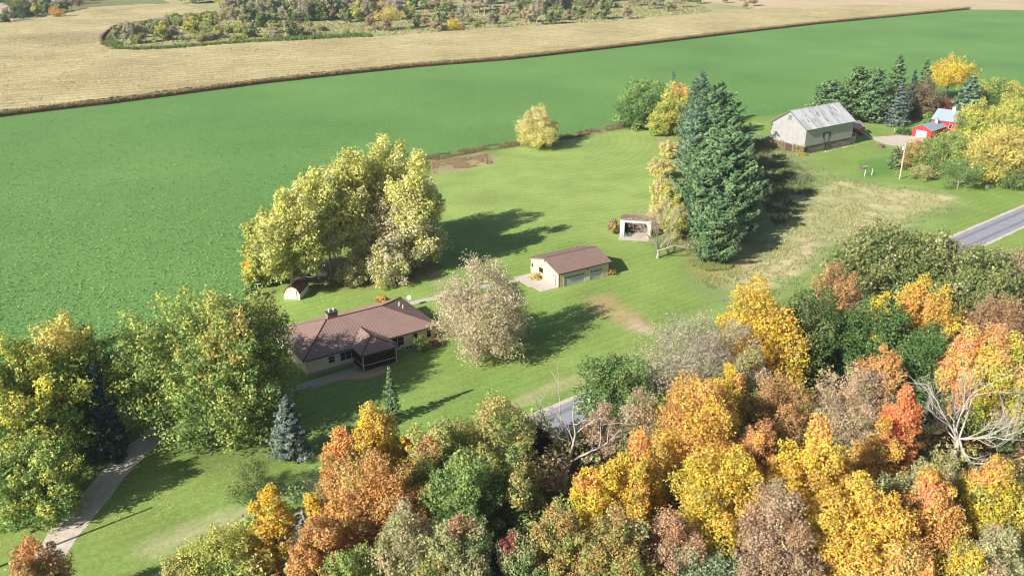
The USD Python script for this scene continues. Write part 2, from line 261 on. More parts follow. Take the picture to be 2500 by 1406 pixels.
for k, off in enumerate((-3.55, 3.55)):
    sheet('road_shoulder', ragged(strip(ROAD_C + ROAD_N * off, ROAD_D, -160, 420, 0.55), 0.35, 21 + k, 1.5), 0.012, GRAVEL, 'narrow gravel shoulder on the ' + ('near' if k == 0 else 'far') + ' side of the road', 'road shoulder')
for k, off in enumerate((-1.65, 1.65)):
    sheet('tyre_track', strip(ROAD_C + ROAD_N * off, ROAD_D, -160, 420, 0.45), 0.020, plain(f'track{k}', srgb(130, 130, 138), 0.85, 0.12, 0.5), 'darker wheel worn band along the ' + ('near' if k == 0 else 'far') + ' lane of the road', 'road')
def ribbon(pxs, widths):
    w = np.array([at(*p) for p in pxs]); t = np.gradient(w, axis=0); t /= np.linalg.norm(t, axis=1, keepdims=True); n = np.stack([-t[:, 1], t[:, 0]], 1)
    h = np.array(widths)[:, None] / 2; return sg.Polygon(np.vstack([w - n * h, (w + n * h)[::-1]])).buffer(0)
sheet('driveway', ragged(ribbon([(20, 1500), (110, 1370), (150, 1310), (215, 1235), (275, 1160), (325, 1105), (400, 1050), (520, 1000)], [4.8, 4.0, 3.7, 3.7, 3.7, 3.8, 3.8, 3.8]), 0.3), 0.012, GRAVEL, 'pale gravel driveway running under the left maples from the road', 'driveway')
sheet('driveway', ragged(poly([(2120, 336), (2200, 330), (2240, 333), (2260, 345), (2215, 352), (2195, 359), (2160, 352), (2140, 345)], 1.0), 0.4), 0.012, plain('gravel_pale', srgb(200, 184, 168), 0.95, 0.1, 0.5), 'pale gravel yard between the barn and the red garage', 'driveway')
sheet('path', ribbon([(996, 742), (1045, 731), (1080, 722), (1150, 706), (1230, 690), (1290, 680)], [1.5] * 6), 0.012, CONCRETE, 'narrow concrete path from the house back to the garage pad', 'path')
sheet('path', ragged(ribbon([(690, 958), (730, 945), (790, 926), (860, 905)], [1.6, 1.6, 1.7, 1.8]), 0.15), 0.012, plain('path_shade', srgb(178, 168, 150), 0.9, 0.12, 1.0), 'pale worn walk along the front wall of the house', 'path')
sheet('garden_bed', ragged(poly([(735, 940), (800, 918), (868, 895), (880, 908), (950, 893), (956, 905), (905, 922), (830, 928), (765, 946)], 0.6), 0.25), 0.008, MULCH, 'tan stony planting bed in front of the screened porch', 'garden bed')

# ------------------------------------------------------------------ crops and rough growth (nobody could count these)
def tris(p, n, size, rng, aspect=1.0):
    """one leaf-like triangle per point, facing n"""
    n = n / (np.linalg.norm(n, axis=1, keepdims=True) + 1e-9)
    t = rng.normal(size=p.shape); t -= n * (t * n).sum(1, keepdims=True); t /= np.linalg.norm(t, axis=1, keepdims=True) + 1e-9
    b = np.cross(n, t); s = np.broadcast_to(size, (len(p),))[:, None]
    v = np.stack([p + t * s * aspect, p - t * s * 0.5 + b * s * 0.62, p - t * s * 0.5 - b * s * 0.62], 1).reshape(-1, 3)
    return v, np.arange(len(v)).reshape(-1, 3)
def blades(p, h, w, rng, lean=0.35):
    """upright pointed blades at ground points p"""
    a = rng.uniform(0, 2 * np.pi, len(p)); d = np.stack([np.cos(a), np.sin(a), np.zeros(len(p))], 1)
    h, w = np.broadcast_to(h, (len(p),))[:, None], np.broadcast_to(w, (len(p),))[:, None]
    tip = p + np.c_[rng.normal(0, lean, (len(p), 2)) * h, h]
    return np.stack([p - d * w, p + d * w, tip], 1).reshape(-1, 3), np.arange(3 * len(p)).reshape(-1, 3)
def scatter(pg, n, rng, clip=None):
    x0, y0, x1, y1 = pg.bounds; out = []
    while sum(map(len, out)) < n:
        q = rng.uniform([x0, y0], [x1, y1], (max(n * 2, 4000), 2)); q = q[shapely.contains_xy(pg, q[:, 0], q[:, 1])]
        out.append(q)
    return np.vstack(out)[:n]
def pick(cols, n, rng, lo=0.8, hi=1.2, w=None):
    c = np.array(cols)[rng.choice(len(cols), n, p=w)]
    return np.clip(c * rng.uniform(lo, hi, (n, 1)), 0, 0.95)
rng = np.random.default_rng(11)
# alfalfa tufts on the near part of the field
near = alf.intersection(sg.box(-220, 60, 260, 470)); q = scatter(near, 190000, rng)
keep = rng.uniform(0, 1, len(q)) < np.clip(170 / q[:, 1], 0, 1.0) ** 1.6 * np.clip((470 - q[:, 1]) / 150, 0, 1); q = q[keep]
p = np.c_[q, rng.uniform(0.1, 0.34, len(q))]
v, f = tris(p, np.c_[rng.normal(0, 0.55, (len(q), 2)), np.ones(len(q))], rng.uniform(0.16, 0.32, len(q)), rng)
tag(obj('alfalfa_plants', (v, f), CROP, col=pick([srgb(118, 161, 81), srgb(90, 132, 66), srgb(136, 175, 96)], len(f), rng, 0.82, 1.18)), 'low green alfalfa plants standing in the near part of the field', 'crop', None, 'stuff')
# corn: a close canopy with a rough top and an open front row
inner = corn.buffer(-2.2)
q = scatter(inner, 80000, rng); q = q[rng.uniform(0, 1, len(q)) < np.clip(380 / q[:, 1], 0.2, 1) ** 2]
xs, ys = np.arange(-430, 420, 5.0), np.arange(290, 790, 5.0)
def canopy(pg, cell, z):
    x0, y0, x1, y1 = pg.bounds; X, Y = np.meshgrid(np.arange(x0, x1, cell), np.arange(y0, y1, cell)); ok = shapely.contains_xy(pg, X, Y)
    Z = z + (meshkit.fbm(np.stack([X / 9, Y / 3.5, X * 0], -1), 3, 5) - 0.5) * 0.9; idx = np.arange(X.size).reshape(X.shape)
    c = ok[:-1, :-1] & ok[1:, :-1] & ok[:-1, 1:] & ok[1:, 1:]; a = idx[:-1, :-1][c]
    nx = X.shape[1]; f = np.vstack([np.stack([a, a + 1, a + nx + 1], 1), np.stack([a, a + nx + 1, a + nx], 1)])
    v = np.stack([X, Y, Z], -1).reshape(-1, 3); u, inv = np.unique(f, return_inverse=True); return v[u], inv.reshape(-1, 3)
cornfield = thing('corn_field', 'standing dry tan corn field beyond the green alfalfa', 'corn field'); tag(cornfield, kind='stuff')
sheet_soil = obj('soil', (lambda vf: (np.c_[vf[0], np.full(len(vf[0]), 0.02)], vf[1]))(trimesh.creation.triangulate_polygon(corn if corn.geom_type == 'Polygon' else max(corn.geoms, key=lambda g: g.area), engine='earcut')), plain('soil', srgb(96, 76, 58), 0.95, 0.2, 0.4), cornfield)
obj('canopy', canopy(inner, 2.2, 1.75), CORNTOP, cornfield, True, kind='stuff')
qz = np.c_[q, rng.uniform(1.4, 1.8, len(q))]
v1, f1 = blades(qz, rng.uniform(0.3, 0.75, len(q)), rng.uniform(0.12, 0.3, len(q)), rng, 0.5)
CORNC = [srgb(206, 186, 138), srgb(190, 166, 118), srgb(176, 150, 104), srgb(212, 200, 150)]
obj('corn_tops', (v1, f1), CROP, cornfield, kind='stuff', col=pick(CORNC, len(f1), rng))
edge = sg.LineString([at(*e) for e in CORN_EDGE] ); es = np.arange(0, edge.length, 0.16); ep = np.array([e.coords[0] for e in shapely.line_interpolate_point(edge, es)])
en = np.gradient(ep, axis=0); en /= np.linalg.norm(en, axis=1, keepdims=True); en = np.stack([-en[:, 1], en[:, 0]], 1)
rows = []
for r in range(4):
    rows.append(np.c_[ep + en * (0.3 + r * 0.76) + rng.normal(0, 0.12, ep.shape), np.zeros(len(ep))])
e2 = sg.LineString([at(*e) for e in [(263, 100), (275, 82), (300, 68), (420, 47), (530, 34)]]); ep2 = np.array([e2.interpolate(x).coords[0] for x in np.arange(0, e2.length, 0.3)])
for r in range(3): rows.append(np.c_[ep2 + [-0.4, 0.8 * r - 0.2] + rng.normal(0, 0.2, ep2.shape), np.zeros(len(ep2))])
q = np.vstack(rows); st = blades(q, rng.uniform(1.9, 2.5, len(q)), 0.05, rng, 0.06)
q2 = q[np.repeat(np.arange(len(q)), 2)] + np.c_[rng.normal(0, 0.12, (2 * len(q), 2)), rng.uniform(0.9, 2.0, 2 * len(q))]
lf = tris(q2, rng.normal(size=(len(q2), 3)), rng.uniform(0.2, 0.42, len(q2)), rng, 1.2)
obj('corn_stalks', cat_mesh([st, lf]), CROP, cornfield, kind='stuff', col=np.vstack([pick([srgb(150, 120, 84), srgb(120, 94, 68)], len(st[1]), rng), pick(CORNC + [srgb(140, 112, 80)], len(lf[1]), rng, 0.6, 1.1)]))
# tall dry grass on the right and along the field margin
def rough_patch(name, label, pg, n, h, cols, rng, w=(0.05, 0.16), lo=0.75):
    q = scatter(pg, n, rng); q = q[meshkit.fbm(np.c_[q / 3.0, np.full(len(q), 1.0)], 3, 31) > 0.4]
    v, f = blades(np.c_[q, np.zeros(len(q))], rng.uniform(h[0], h[1], len(q)), rng.uniform(*w, len(q)), rng, 0.5)
    tag(obj(name, (v, f), CROP, col=pick(cols, len(f), rng, lo, 1.15)), label, 'grass', None, 'stuff')
rough_patch('tall_grass', 'tall dry tan grass on the slope right of the pine row', poly(dry_px, 2, 1.0), 20000, (0.12, 0.4), [DRY, srgb(216, 202, 166), srgb(200, 184, 140), srgb(176, 172, 118)], rng, (0.05, 0.16), 0.9)
rough_patch('tall_grass', 'rough green grass between the pines, the barn and the forest', poly(rough_px, 2, 1.0), 24000, (0.2, 0.55), [ROUGH, srgb(140, 164, 96), srgb(164, 164, 110)], rng)
rough_patch('tall_grass', 'dark brown weeds in the pine shade beside the barn', poly([(1795, 320), (1860, 345), (1930, 390), (1990, 440), (1970, 500), (1900, 560), (1850, 480)], 2, 1.0), 14000, (0.5, 1.3), [srgb(128, 134, 92), srgb(142, 138, 104), srgb(116, 136, 84)], rng)
mg = sg.LineString([at(*p) for p in margin]).buffer(3.0); rough_patch('tall_grass', 'olive and brown weedy strip between the lawn and the alfalfa', mg, 9000, (0.3, 0.9), [srgb(140, 132, 92), srgb(112, 120, 74), srgb(150, 122, 98)], rng)
rough_patch('tall_grass', 'reddish brown dry weeds beside the yellow poplars', poly([(1050, 398), (1190, 376), (1205, 398), (1120, 416), (1060, 426)], 2, 0.5), 5000, (0.3, 0.7), [srgb(160, 130, 110), srgb(176, 150, 122), srgb(186, 172, 130)], rng)
rough_patch('tall_grass', 'uncut light green clump round the foot of the nearest pine', poly([(1680, 635), (1740, 640), (1790, 650), (1775, 660), (1725, 662), (1690, 650)], 1, 0.2), 5000, (0.3, 0.7), [srgb(128, 158, 84), srgb(150, 160, 92), srgb(176, 164, 110)], rng)
# meadow weeds and the dark green uncut strip in front of the brush
q = scatter(poly([(262, 112), (300, 129), (600, 111), (900, 97), (1200, 74), (1480, 58), (1560, 51), (1750, 34), (1700, 5), (560, 30), (420, 48)], 8), 16000, rng)
v, f = blades(np.c_[q, np.zeros(len(q))], rng.uniform(0.4, 1.2, len(q)), rng.uniform(0.3, 0.9, len(q)), rng, 0.4)
tag(obj('meadow_weeds', (v, f), CROP, col=pick([srgb(150, 150, 96), srgb(176, 166, 120), srgb(120, 132, 74), srgb(158, 140, 108)], len(f), rng)), 'rough weeds covering the meadow beyond the corn', 'weeds', None, 'stuff')
es = [(262, 108), (270, 122), (300, 127), (400, 123), (600, 108), (750, 97), (880, 90), (895, 93)]
ln = sg.LineString([at(*p) for p in es]); q = np.array([g.coords[0] for g in shapely.line_interpolate_point(ln, rng.uniform(0, ln.length, 9000))]) + rng.normal(0, 2.0, (9000, 2)) + [0, 3]
v, f = blades(np.c_[q, np.zeros(len(q))], rng.uniform(1.2, 2.4, len(q)), rng.uniform(0.3, 0.6, len(q)), rng, 0.2)
tag(obj('green_corn_strip', (v, f), CROP, col=pick([srgb(112, 134, 64), srgb(92, 118, 58), srgb(140, 150, 76)], len(f), rng)), 'strip of still green plants along the brush beyond the corn', 'crop', None, 'stuff')
# fallen leaves on the grass by the house and the left maples
q = np.vstack([scatter(poly([(640, 750), (980, 690), (1060, 700), (960, 735), (700, 800)], 2), 500, rng), scatter(poly([(0, 1270), (400, 1130), (720, 1130), (640, 1180), (300, 1300), (0, 1340)], 2), 1600, rng), scatter(poly([(720, 960), (1100, 860), (1140, 930), (1000, 1010), (760, 1080)], 2), 500, rng)])
v, f = tris(np.c_[q, np.full(len(q), 0.05)], np.c_[rng.normal(0, 0.3, (len(q), 2)), np.ones(len(q))], rng.uniform(0.05, 0.12, len(q)), rng)
tag(obj('fallen_leaves', (v, f), CROP, col=pick([srgb(220, 200, 110), srgb(222, 214, 170), srgb(190, 150, 80)], len(f), rng)), 'yellow fallen leaves lying on the lawn', 'leaves', None, 'stuff')

# ------------------------------------------------------------------ buildings
def siding(name, c, period, horizontal=True, depth=0.02, var=0.06):
    c = np.asarray(c, float)
    return mat(name, {'tc': ('texture_coordinate', {}), 'w': ('wave_texture', {'scale': 0.31416 / period, 'bands_direction': 'z' if horizontal else 'x', 'profile': 'saw'}), 'n': ('noise_texture', {'scale': 0.8, 'detail': 6.0}),
        'r': ('rgb_ramp', {'ramp': [(0.3, c * (1 - var)), (0.7, c * (1 + var))]}), 'bu': ('bump', {'strength': 0.6, 'distance': depth}), 'p': ('principled_bsdf', {'roughness': 0.6, 'specular_ior_level': 0.25})},
        [('tc.object', 'w.vector'), ('tc.object', 'n.vector'), ('n.fac', 'r.fac'), ('r.color', 'p.base_color'), ('w.fac', 'bu.height'), ('bu.normal', 'p.normal')])
BEIGE = siding('beige_siding', srgb(206, 192, 162), 0.16)
TAN = siding('tan_siding', srgb(224, 210, 182), 0.2)
WHITE = plain('white_trim', srgb(222, 220, 212), 0.5, 0.03)
BROWN_METAL = plain('brown_metal', srgb(150, 124, 113), 0.42, 0.12, 0.45, spec=0.45)
BROWN_SHINGLE = plain('brown_shingle', srgb(138, 112, 102), 0.85, 0.16, 0.9, 0.4, 14)
BROWN_TRIM = plain('brown_trim', srgb(84, 56, 50), 0.5, 0.05)
GREY_BLOCK = plain('grey_block', srgb(164, 156, 144), 0.9, 0.12, 1.4, 0.3, 10)
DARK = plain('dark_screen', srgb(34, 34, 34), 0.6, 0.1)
GLASS = mat('window_glass', {'p': ('principled_bsdf', {'base_color': tuple(srgb(26, 32, 36)), 'roughness': 0.06, 'specular_ior_level': 0.6})}, [])
BRICK = mat('brick', {'tc': ('texture_coordinate', {}), 'mp': ('mapping', {'rotation': (math.pi / 2, 0, 0)}), 'b': ('brick_texture', {'scale': 4.0, 'color1': tuple(srgb(146, 84, 66)), 'color2': tuple(srgb(120, 66, 54)), 'mortar': tuple(srgb(150, 140, 130)), 'mortar_size': 0.02}), 'p': ('principled_bsdf', {'roughness': 0.9})},
            [('tc.object', 'mp.vector'), ('mp.vector', 'b.vector'), ('b.color', 'p.base_color')])
DOORGREY = plain('door_grey', srgb(186, 186, 190), 0.5, 0.04)
GALV = plain('galvanised', srgb(176, 178, 180), 0.4, 0.08, 2.0, metallic=0.5)
def frame_of(a, b):
    """origin and turn of a building whose front left corner is a and front right corner b"""
    d = np.asarray(b) - np.asarray(a); return math.atan2(d[1], d[0]), float(np.linalg.norm(d))
def window(par, x0, x1, z0, z1, y, cols=1, rows=2, axis='y', trim=None, name='window', out=-1):
    """a framed window on a wall facing -y (axis y) or -x (axis x); OUT is the side it looks to"""
    def B(a0, a1, c0, c1, d0, d1):
        d0, d1 = sorted((y + out * d0, y + out * d1))
        return box(a0, a1, d0, d1, c0, c1) if axis == 'y' else box(d0, d1, a0, a1, c0, c1)
    t = 0.09
    fr = [B(x0 - t, x1 + t, z1, z1 + t, 0.003, 0.07), B(x0 - t, x1 + t, z0 - t, z0, 0.003, 0.09), B(x0 - t, x0, z0, z1, 0.004, 0.066), B(x1, x1 + t, z0, z1, 0.004, 0.066)]
    fr += [B(x0 + (x1 - x0) * k / cols - 0.035, x0 + (x1 - x0) * k / cols + 0.035, z0, z1, 0.005, 0.06) for k in range(1, cols)]
    w = obj(name, cat_mesh(fr), trim or WHITE, par)
    for k in range(cols):
        a, b = x0 + (x1 - x0) * k / cols, x0 + (x1 - x0) * (k + 1) / cols
        for r in range(rows):
            c, d = z0 + (z1 - z0) * r / rows, z0 + (z1 - z0) * (r + 1) / rows
            obj('pane', B(a + 0.036, b - 0.036, c + 0.02, d - 0.02, 0.006, 0.03), GLASS, w)
        for r in range(1, rows):
            z = z0 + (z1 - z0) * r / rows; obj('rail', B(a + 0.036, b - 0.036, z - 0.02, z + 0.02, 0.006, 0.05), trim or WHITE, w)
    return w
def gable_walls(L, W, h, ridge, th=0.15):
    """shell of a gable ended building: front along x at y = 0, gables at x = 0 and x = L"""
    def solid(i):
        pts = [(i, 0 if i == 0 else -1), (W - i, 0 if i == 0 else -1), (W - i, h), (W / 2, ridge - i), (i, h)]
        v, f = prism(pts, i, L - i); v = np.stack([v[:, 1], v[:, 0], v[:, 2]], 1)
        m = man((v, f[:, ::-1])); return m
    return solid(0) - solid(th)
def gable_roof(L, W, h, ridge, over, th, par, m, names=('roof',), cap=None):
    s = (ridge - h) / (W / 2); e = h - s * over; mid = W / 2
    a = slab([(-over, -over, e), (L + over, -over, e), (L + over, mid, ridge), (-over, mid, ridge)], th).translate([0, 0, th + 0.01])
    b = slab([(-over, W + over, e), (L + over, W + over, e), (L + over, mid, ridge), (-over, mid, ridge)], th).translate([0, 0, th + 0.01])
    obj('roof', a, m, par); obj('roof', b - a, m, par)
    if cap: obj('ridge_cap', slab([(-over, mid - 0.18, ridge + th - 0.18 * s + 0.015), (L + over, mid - 0.18, ridge + th - 0.18 * s + 0.015), (L + over, mid + 0.18, ridge + th - 0.18 * s + 0.015), (-over, mid + 0.18, ridge + th - 0.18 * s + 0.015)], 0.02) + slab([(-over, mid - 0.04, ridge + th + 0.05), (L + over, mid - 0.04, ridge + th + 0.05), (L + over, mid + 0.04, ridge + th + 0.05), (-over, mid + 0.04, ridge + th + 0.05)], 0.06), cap, par)
    return s, e
def overhead_door(par, x0, x1, z1, y, nwin, label):
    d = obj('garage_door', box(x0, x1, y + 0.10, y + 0.14, 0.02, z1), DOORGREY, par, label=label)
    n = 5
    for k in range(n):
        a, b = 0.02 + (z1 - 0.02) * k / n, 0.02 + (z1 - 0.02) * (k + 1) / n; obj('panel', box(x0 + 0.02, x1 - 0.02, y + 0.06, y + 0.098, a + 0.012, b - 0.012), DOORGREY, d)
    a, b = 0.02 + (z1 - 0.02) * 3 / n, 0.02 + (z1 - 0.02) * 4 / n
    for k in range(nwin):
        c0, c1 = x0 + (x1 - x0) * (k + 0.16) / nwin, x0 + (x1 - x0) * (k + 0.84) / nwin; obj('pane', box(c0, c1, y + 0.05, y + 0.058, a + 0.1, b - 0.1), GLASS, d)
    t = 0.12
    obj('door_frame', cat_mesh([box(x0 - t, x0, y - 0.03, y + 0.02, 0, z1 + t), box(x1, x1 + t, y - 0.03, y + 0.02, 0, z1 + t), box(x0, x1, y - 0.031, y + 0.021, z1, z1 + t)]), plain('frame' + str(nwin), srgb(206, 196, 176), 0.6), d)

# --- the detached garage
A, B_ = at(1364, 703), at(1486, 672.5); rz, L = frame_of(A, B_); W = 9.9
g = thing('garage', 'long beige garage with brown gable roof and two grey doors at mid lawn', 'garage', (*A, 0), rz)
wl = gable_walls(L, W, 3.05, 4.55)
D1, D2 = (1.28, 6.15, 2.42), (7.55, 10.55, 2.42)
for x0, x1, z1 in (D1, D2): wl -= mbox(x0, x1, -1, 0.5, -1, z1)
obj('wall', wl, BEIGE, g)
gable_roof(L, W, 3.05, 4.55, 0.38, 0.12, g, BROWN_SHINGLE, cap=BROWN_TRIM)
s_ = 1.5 / (W / 2); e_ = 3.05 - s_ * 0.38
obj('fascia', cat_mesh([box(-0.38, L + 0.38, -0.43, -0.385, e_ - 0.06, e_ + 0.14), box(-0.38, L + 0.38, W + 0.385, W + 0.43, e_ - 0.06, e_ + 0.14)]), BROWN_TRIM, g)
obj('corner_trim', box(-0.02, 0.10, -0.02, 0.10, 0, 3.0), BROWN_TRIM, g); obj('corner_trim', box(L - 0.10, L + 0.02, -0.02, 0.10, 0, 3.0), BROWN_TRIM, g)
overhead_door(g, *D1, 0.0, 8, 'wide grey garage door with a row of small windows'); overhead_door(g, *D2, 0.0, 5, 'narrower grey garage door near the right corner')
dr = obj('side_door', box(-0.06, -0.004, 1.05, 2.0, 0.05, 2.1), DOORGREY, g); obj('door_trim', cat_mesh([box(-0.05, -0.003, 0.94, 1.05, 0.05, 2.2), box(-0.05, -0.003, 2.0, 2.11, 0.05, 2.2), box(-0.05, -0.003, 1.05, 2.0, 2.1, 2.2)]), BROWN_TRIM, dr); obj('door_handle', bar((-0.11, 1.14, 1.05), (-0.06, 1.14, 1.05), 0.035), GALV, dr)
window(g, 5.6, 6.7, 1.3, 2.1, 0.0, 2, 1, 'x', trim=BROWN_TRIM); window(g, 9.15, 9.45, 1.5, 2.0, 0.0, 1, 1, 'x', trim=BROWN_TRIM)
obj('gable_vent', box(-0.05, -0.003, W / 2 - 0.2, W / 2 + 0.2, 3.9, 4.15), BROWN_TRIM, g)
obj('wall_lamp', cat_mesh([box(11.55, 11.7, -0.14, -0.003, 1.85, 2.15), box(11.57, 11.68, -0.12, -0.02, 2.15, 2.22)]), WHITE, g); obj('flood_lamp', cat_mesh([box(6.75, 6.85, -0.16, -0.003, 2.5, 2.6), bar((6.75, -0.14, 2.52), (6.62, -0.25, 2.44), 0.06), bar((6.85, -0.14, 2.52), (6.98, -0.25, 2.44), 0.06)]), BROWN_TRIM, g)
obj('kick_panel', box(6.35, 7.35, -0.02, -0.003, 0.05, 0.85), WHITE, g)
# the slabs of the parking pad beside it
pad = thing('parking_pad', 'cracked grey concrete pad at the left end of the beige garage', 'parking pad', (*A, 0), rz); tag(pad, kind='structure')
for k in range(3):
    for q_ in range(2):
        x0, y0 = -4.6 + q_ * 2.25, 0.2 + k * 3.0; obj('slab', box(x0 + (0.5 if (k == 0 and q_ == 0) else 0.0), x0 + 2.23, y0, y0 + 2.97, 0.01, 0.055 + 0.006 * ((k + q_) % 2)), CONCRETE, pad)

# --- the ranch house
FRp, FLp = np.array([-12.27, 134.24]), np.array([-32.2, 120.85]); rz, EL = frame_of(FLp, FRp); EW, EZ, RZ, OV = 14.0, 2.95, 5.6, 0.6
h = thing('ranch_house', 'low beige ranch house with ribbed brown hip roof and screened porch', 'house', (*FLp, 0), rz)
x0, x1, y0, y1 = OV, EL - OV, OV, EW - OV
hip = EW / 2
P4 = [(0, 0, EZ), (EL, 0, EZ), (EL, EW, EZ), (0, EW, EZ)]; R1, R2 = (hip, EW / 2, RZ), (EL - hip, EW / 2, RZ)
body = mbox(x0, x1, y0, y1, 0.5, EZ + 0.1) - mbox(x0 + 0.2, x1 - 0.2, y0 + 0.2, y1 - 0.2, 0.3, EZ + 1)
obj('wall', body, TAN, h)
obj('foundation', mbox(x0 + 0.04, x1 - 0.04, y0 + 0.04, y1 - 0.04, -0.1, 0.498), GREY_BLOCK, h)
soffit = m3.Manifold.hull_points(np.array([(p[0], p[1], EZ + d) for p in P4 for d in (-0.01, 0.09)]))
obj('soffit', soffit - mbox(x0 + 0.21, x1 - 0.21, y0 + 0.21, y1 - 0.21, 0, 4), plain('soffit', srgb(160, 128, 112), 0.7), h)
th = 0.1
faces = {'front': [P4[0], P4[1], R2, R1], 'right': [P4[1], P4[2], R2], 'back': [P4[2], P4[3], R1, R2], 'left': [P4[3], P4[0], R1]}
for k, c in faces.items(): obj('roof_slope', slab([(a, b, z + 0.2) for a, b, z in c], th), BROWN_METAL, h)
def ribs(c, along_eave, name, par, lift=0.2, pitch=0.5, clip=None):
    """raised seams running up a roof plane, from eave to ridge or hip"""
    c = np.array(c, float); e0, e1 = c[0], c[1]; n = np.cross(c[1] - c[0], c[2] - c[0]); n /= np.linalg.norm(n); n = n if n[2] > 0 else -n
    u = (e1 - e0) / np.linalg.norm(e1 - e0); w = np.cross(n, u); w = w if w[2] > 0 else -w
    q = np.stack([(c - e0) @ u, (c - e0) @ w], 1); pg = sg.Polygon(q); out = []
    for s in np.arange(pitch / 2, q[:, 0].max(), pitch):
        seg = sg.LineString([(s, -1), (s, 99)]).intersection(pg)
        if seg.is_empty or seg.length < 0.3: continue
        if clip is not None:
            seg = seg.difference(clip)
            if seg.is_empty: continue
        for g_ in getattr(seg, 'geoms', [seg]):
            (sa, ta), (sb, tb) = g_.coords[0], g_.coords[-1]; A_, B2 = e0 + u * sa + w * ta, e0 + u * sb + w * tb
            t = [A_ - u * 0.03, A_ + u * 0.03, B2 + u * 0.03, B2 - u * 0.03]; up = [p + n * 0.045 for p in t]
            v = np.array(t + up) + [0, 0, lift]; f = np.array([[4, 5, 6], [4, 6, 7], [0, 1, 5], [0, 5, 4], [2, 3, 7], [2, 7, 6], [1, 2, 6], [1, 6, 5], [3, 0, 4], [3, 4, 7]]); out.append((v, f))
    if out: obj(name, cat_mesh(out), BROWN_METAL, par, kind='stuff')
PX0, PX1, PY0 = 8.6, 14.35, -3.0      # the porch in house coordinates, set from the photograph
pclip_front = sg.Polygon([(PX0 - 0.6, -1), (PX1 + 0.6, -1), ((PX0 + PX1) / 2, 3.3)])
ribs(faces['front'], True, 'roof_rib', h, clip=pclip_front); ribs(faces['right'], True, 'roof_rib', h); ribs(faces['back'], True, 'roof_rib', h); ribs(faces['left'], True, 'roof_rib', h)
for a, b in ((P4[0], R1), (P4[1], R2), (P4[2], R2), (P4[3], R1), (R1, R2)):
    obj('hip_cap' if a is not R1 or b is not R2 else 'ridge_cap', tube(np.array([a, b], float) + [0, 0, 0.2], np.array([0.11, 0.11]), 6, True), BROWN_TRIM, h)
obj('gutter', cat_mesh([box(-0.02, EL + 0.02, -0.1, 0.0, EZ + 0.02, EZ + 0.15)]), BROWN_TRIM, h); obj('gutter', box(EL, EL + 0.1, 0.02, EW, EZ + 0.02, EZ + 0.15), BROWN_TRIM, h)
yf = y0
window(h, 2.75 + 1.6, 3.75 + 1.6, 1.35, 2.45, yf, 1, 2); window(h, 6.3, 9.5 - 0.35, 1.2, 2.55, yf, 3, 2)
window(h, 15.2, 17.6, 1.05, 2.55, yf, 2, 2); window(h, 19.4, 20.15, 1.1, 2.5, yf, 1, 2); window(h, 21.9, 22.7, 1.1, 2.5, yf, 1, 2)
window(h, 3.0, 4.2, 1.2, 2.4, x1, 1, 2, 'x', out=1); window(h, 9.0, 10.2, 1.2, 2.4, x1, 1, 2, 'x', out=1)
window(h, 17.9, 19.1, 0.02, 0.42, yf + 0.04, 2, 1, name='basement_window')
ch = thing_ch = obj('chimney', mbox(hip + 0.25, hip + 2.0, EW / 2 - 0.1, EW / 2 + 0.9, 4.6, 6.75), BRICK, h)
obj('chimney_cap', mbox(hip + 0.15, hip + 2.1, EW / 2 - 0.2, EW / 2 + 1.0, 6.752, 6.87), plain('slate_cap', srgb(74, 78, 92), 0.5), ch)
for k in (0.7, 1.5): obj('flue', cat_mesh([tube(np.array([[hip + k, EW / 2 + 0.4, 6.86], [hip + k, EW / 2 + 0.4, 7.2]]), np.array([0.14, 0.14]), 10, True), tube(np.array([[hip + k, EW / 2 + 0.4, 7.26], [hip + k, EW / 2 + 0.4, 7.3]]), np.array([0.2, 0.2]), 10, True)]), WHITE, ch)
for vx, vy, hh in ((EL - 3.2, 8.2, 0.65), (EL - 2.8, 8.9, 0.55), (EL - 3.0, 7.2, 0.6)):
    z = EZ + 0.2 + (EL - vx) * (RZ - EZ) / hip; obj('roof_vent', cat_mesh([tube(np.array([[vx, vy, z - 0.1], [vx, vy, z + hh * 0.8], [vx + 0.02, vy, z + hh]]), np.array([0.1, 0.1, 0.14]), 8, True)]), WHITE, h)
# the porch: a small hip roof running into the main roof
sl = (RZ - EZ) / hip; PR = 4.35; pm = (PX0 + PX1) / 2; ytop = (PR - EZ) / sl; ph = (PX1 - PX0) / 2 + 0.4
a, b, c, d = (PX0 - 0.4, PY0 - 0.4, EZ), (PX1 + 0.4, PY0 - 0.4, EZ), (pm, ytop, PR), (pm, PY0 - 0.4 + ph, PR); va, vb = (PX0 - 0.4, 0.0, EZ), (PX1 + 0.4, 0.0, EZ)
pf = {'front': [a, b, d], 'left': [va, a, d, c], 'right': [b, vb, c, d]}
for k, c_ in pf.items(): obj('porch_roof', slab([(p[0], p[1], p[2] + 0.24) for p in c_], 0.1), BROWN_METAL, h); ribs(c_, True, 'porch_rib', h, 0.24)
for p_, q_ in ((a, d), (b, d), (d, c)): obj('hip_cap', tube(np.array([p_, q_], float) + [0, 0, 0.24], np.array([0.09, 0.09]), 6, True), BROWN_TRIM, h)
obj('porch_fascia', cat_mesh([box(PX0 - 0.45, PX1 + 0.45, PY0 - 0.46, PY0 - 0.4, EZ, EZ + 0.2), box(PX0 - 0.46, PX0 - 0.4, PY0 - 0.4, 0, EZ, EZ + 0.2), box(PX1 + 0.4, PX1 + 0.46, PY0 - 0.4, 0, EZ, EZ + 0.2)]), BROWN_TRIM, h)
obj('porch_floor', mbox(PX0 - 0.05, PX1 + 0.05, PY0 - 0.05, y0 - 0.005, 0.0, 0.28), plain('porch_floor', srgb(150, 132, 112), 0.8), h)
PTR = plain('porch_trim', srgb(190, 182, 170), 0.6)
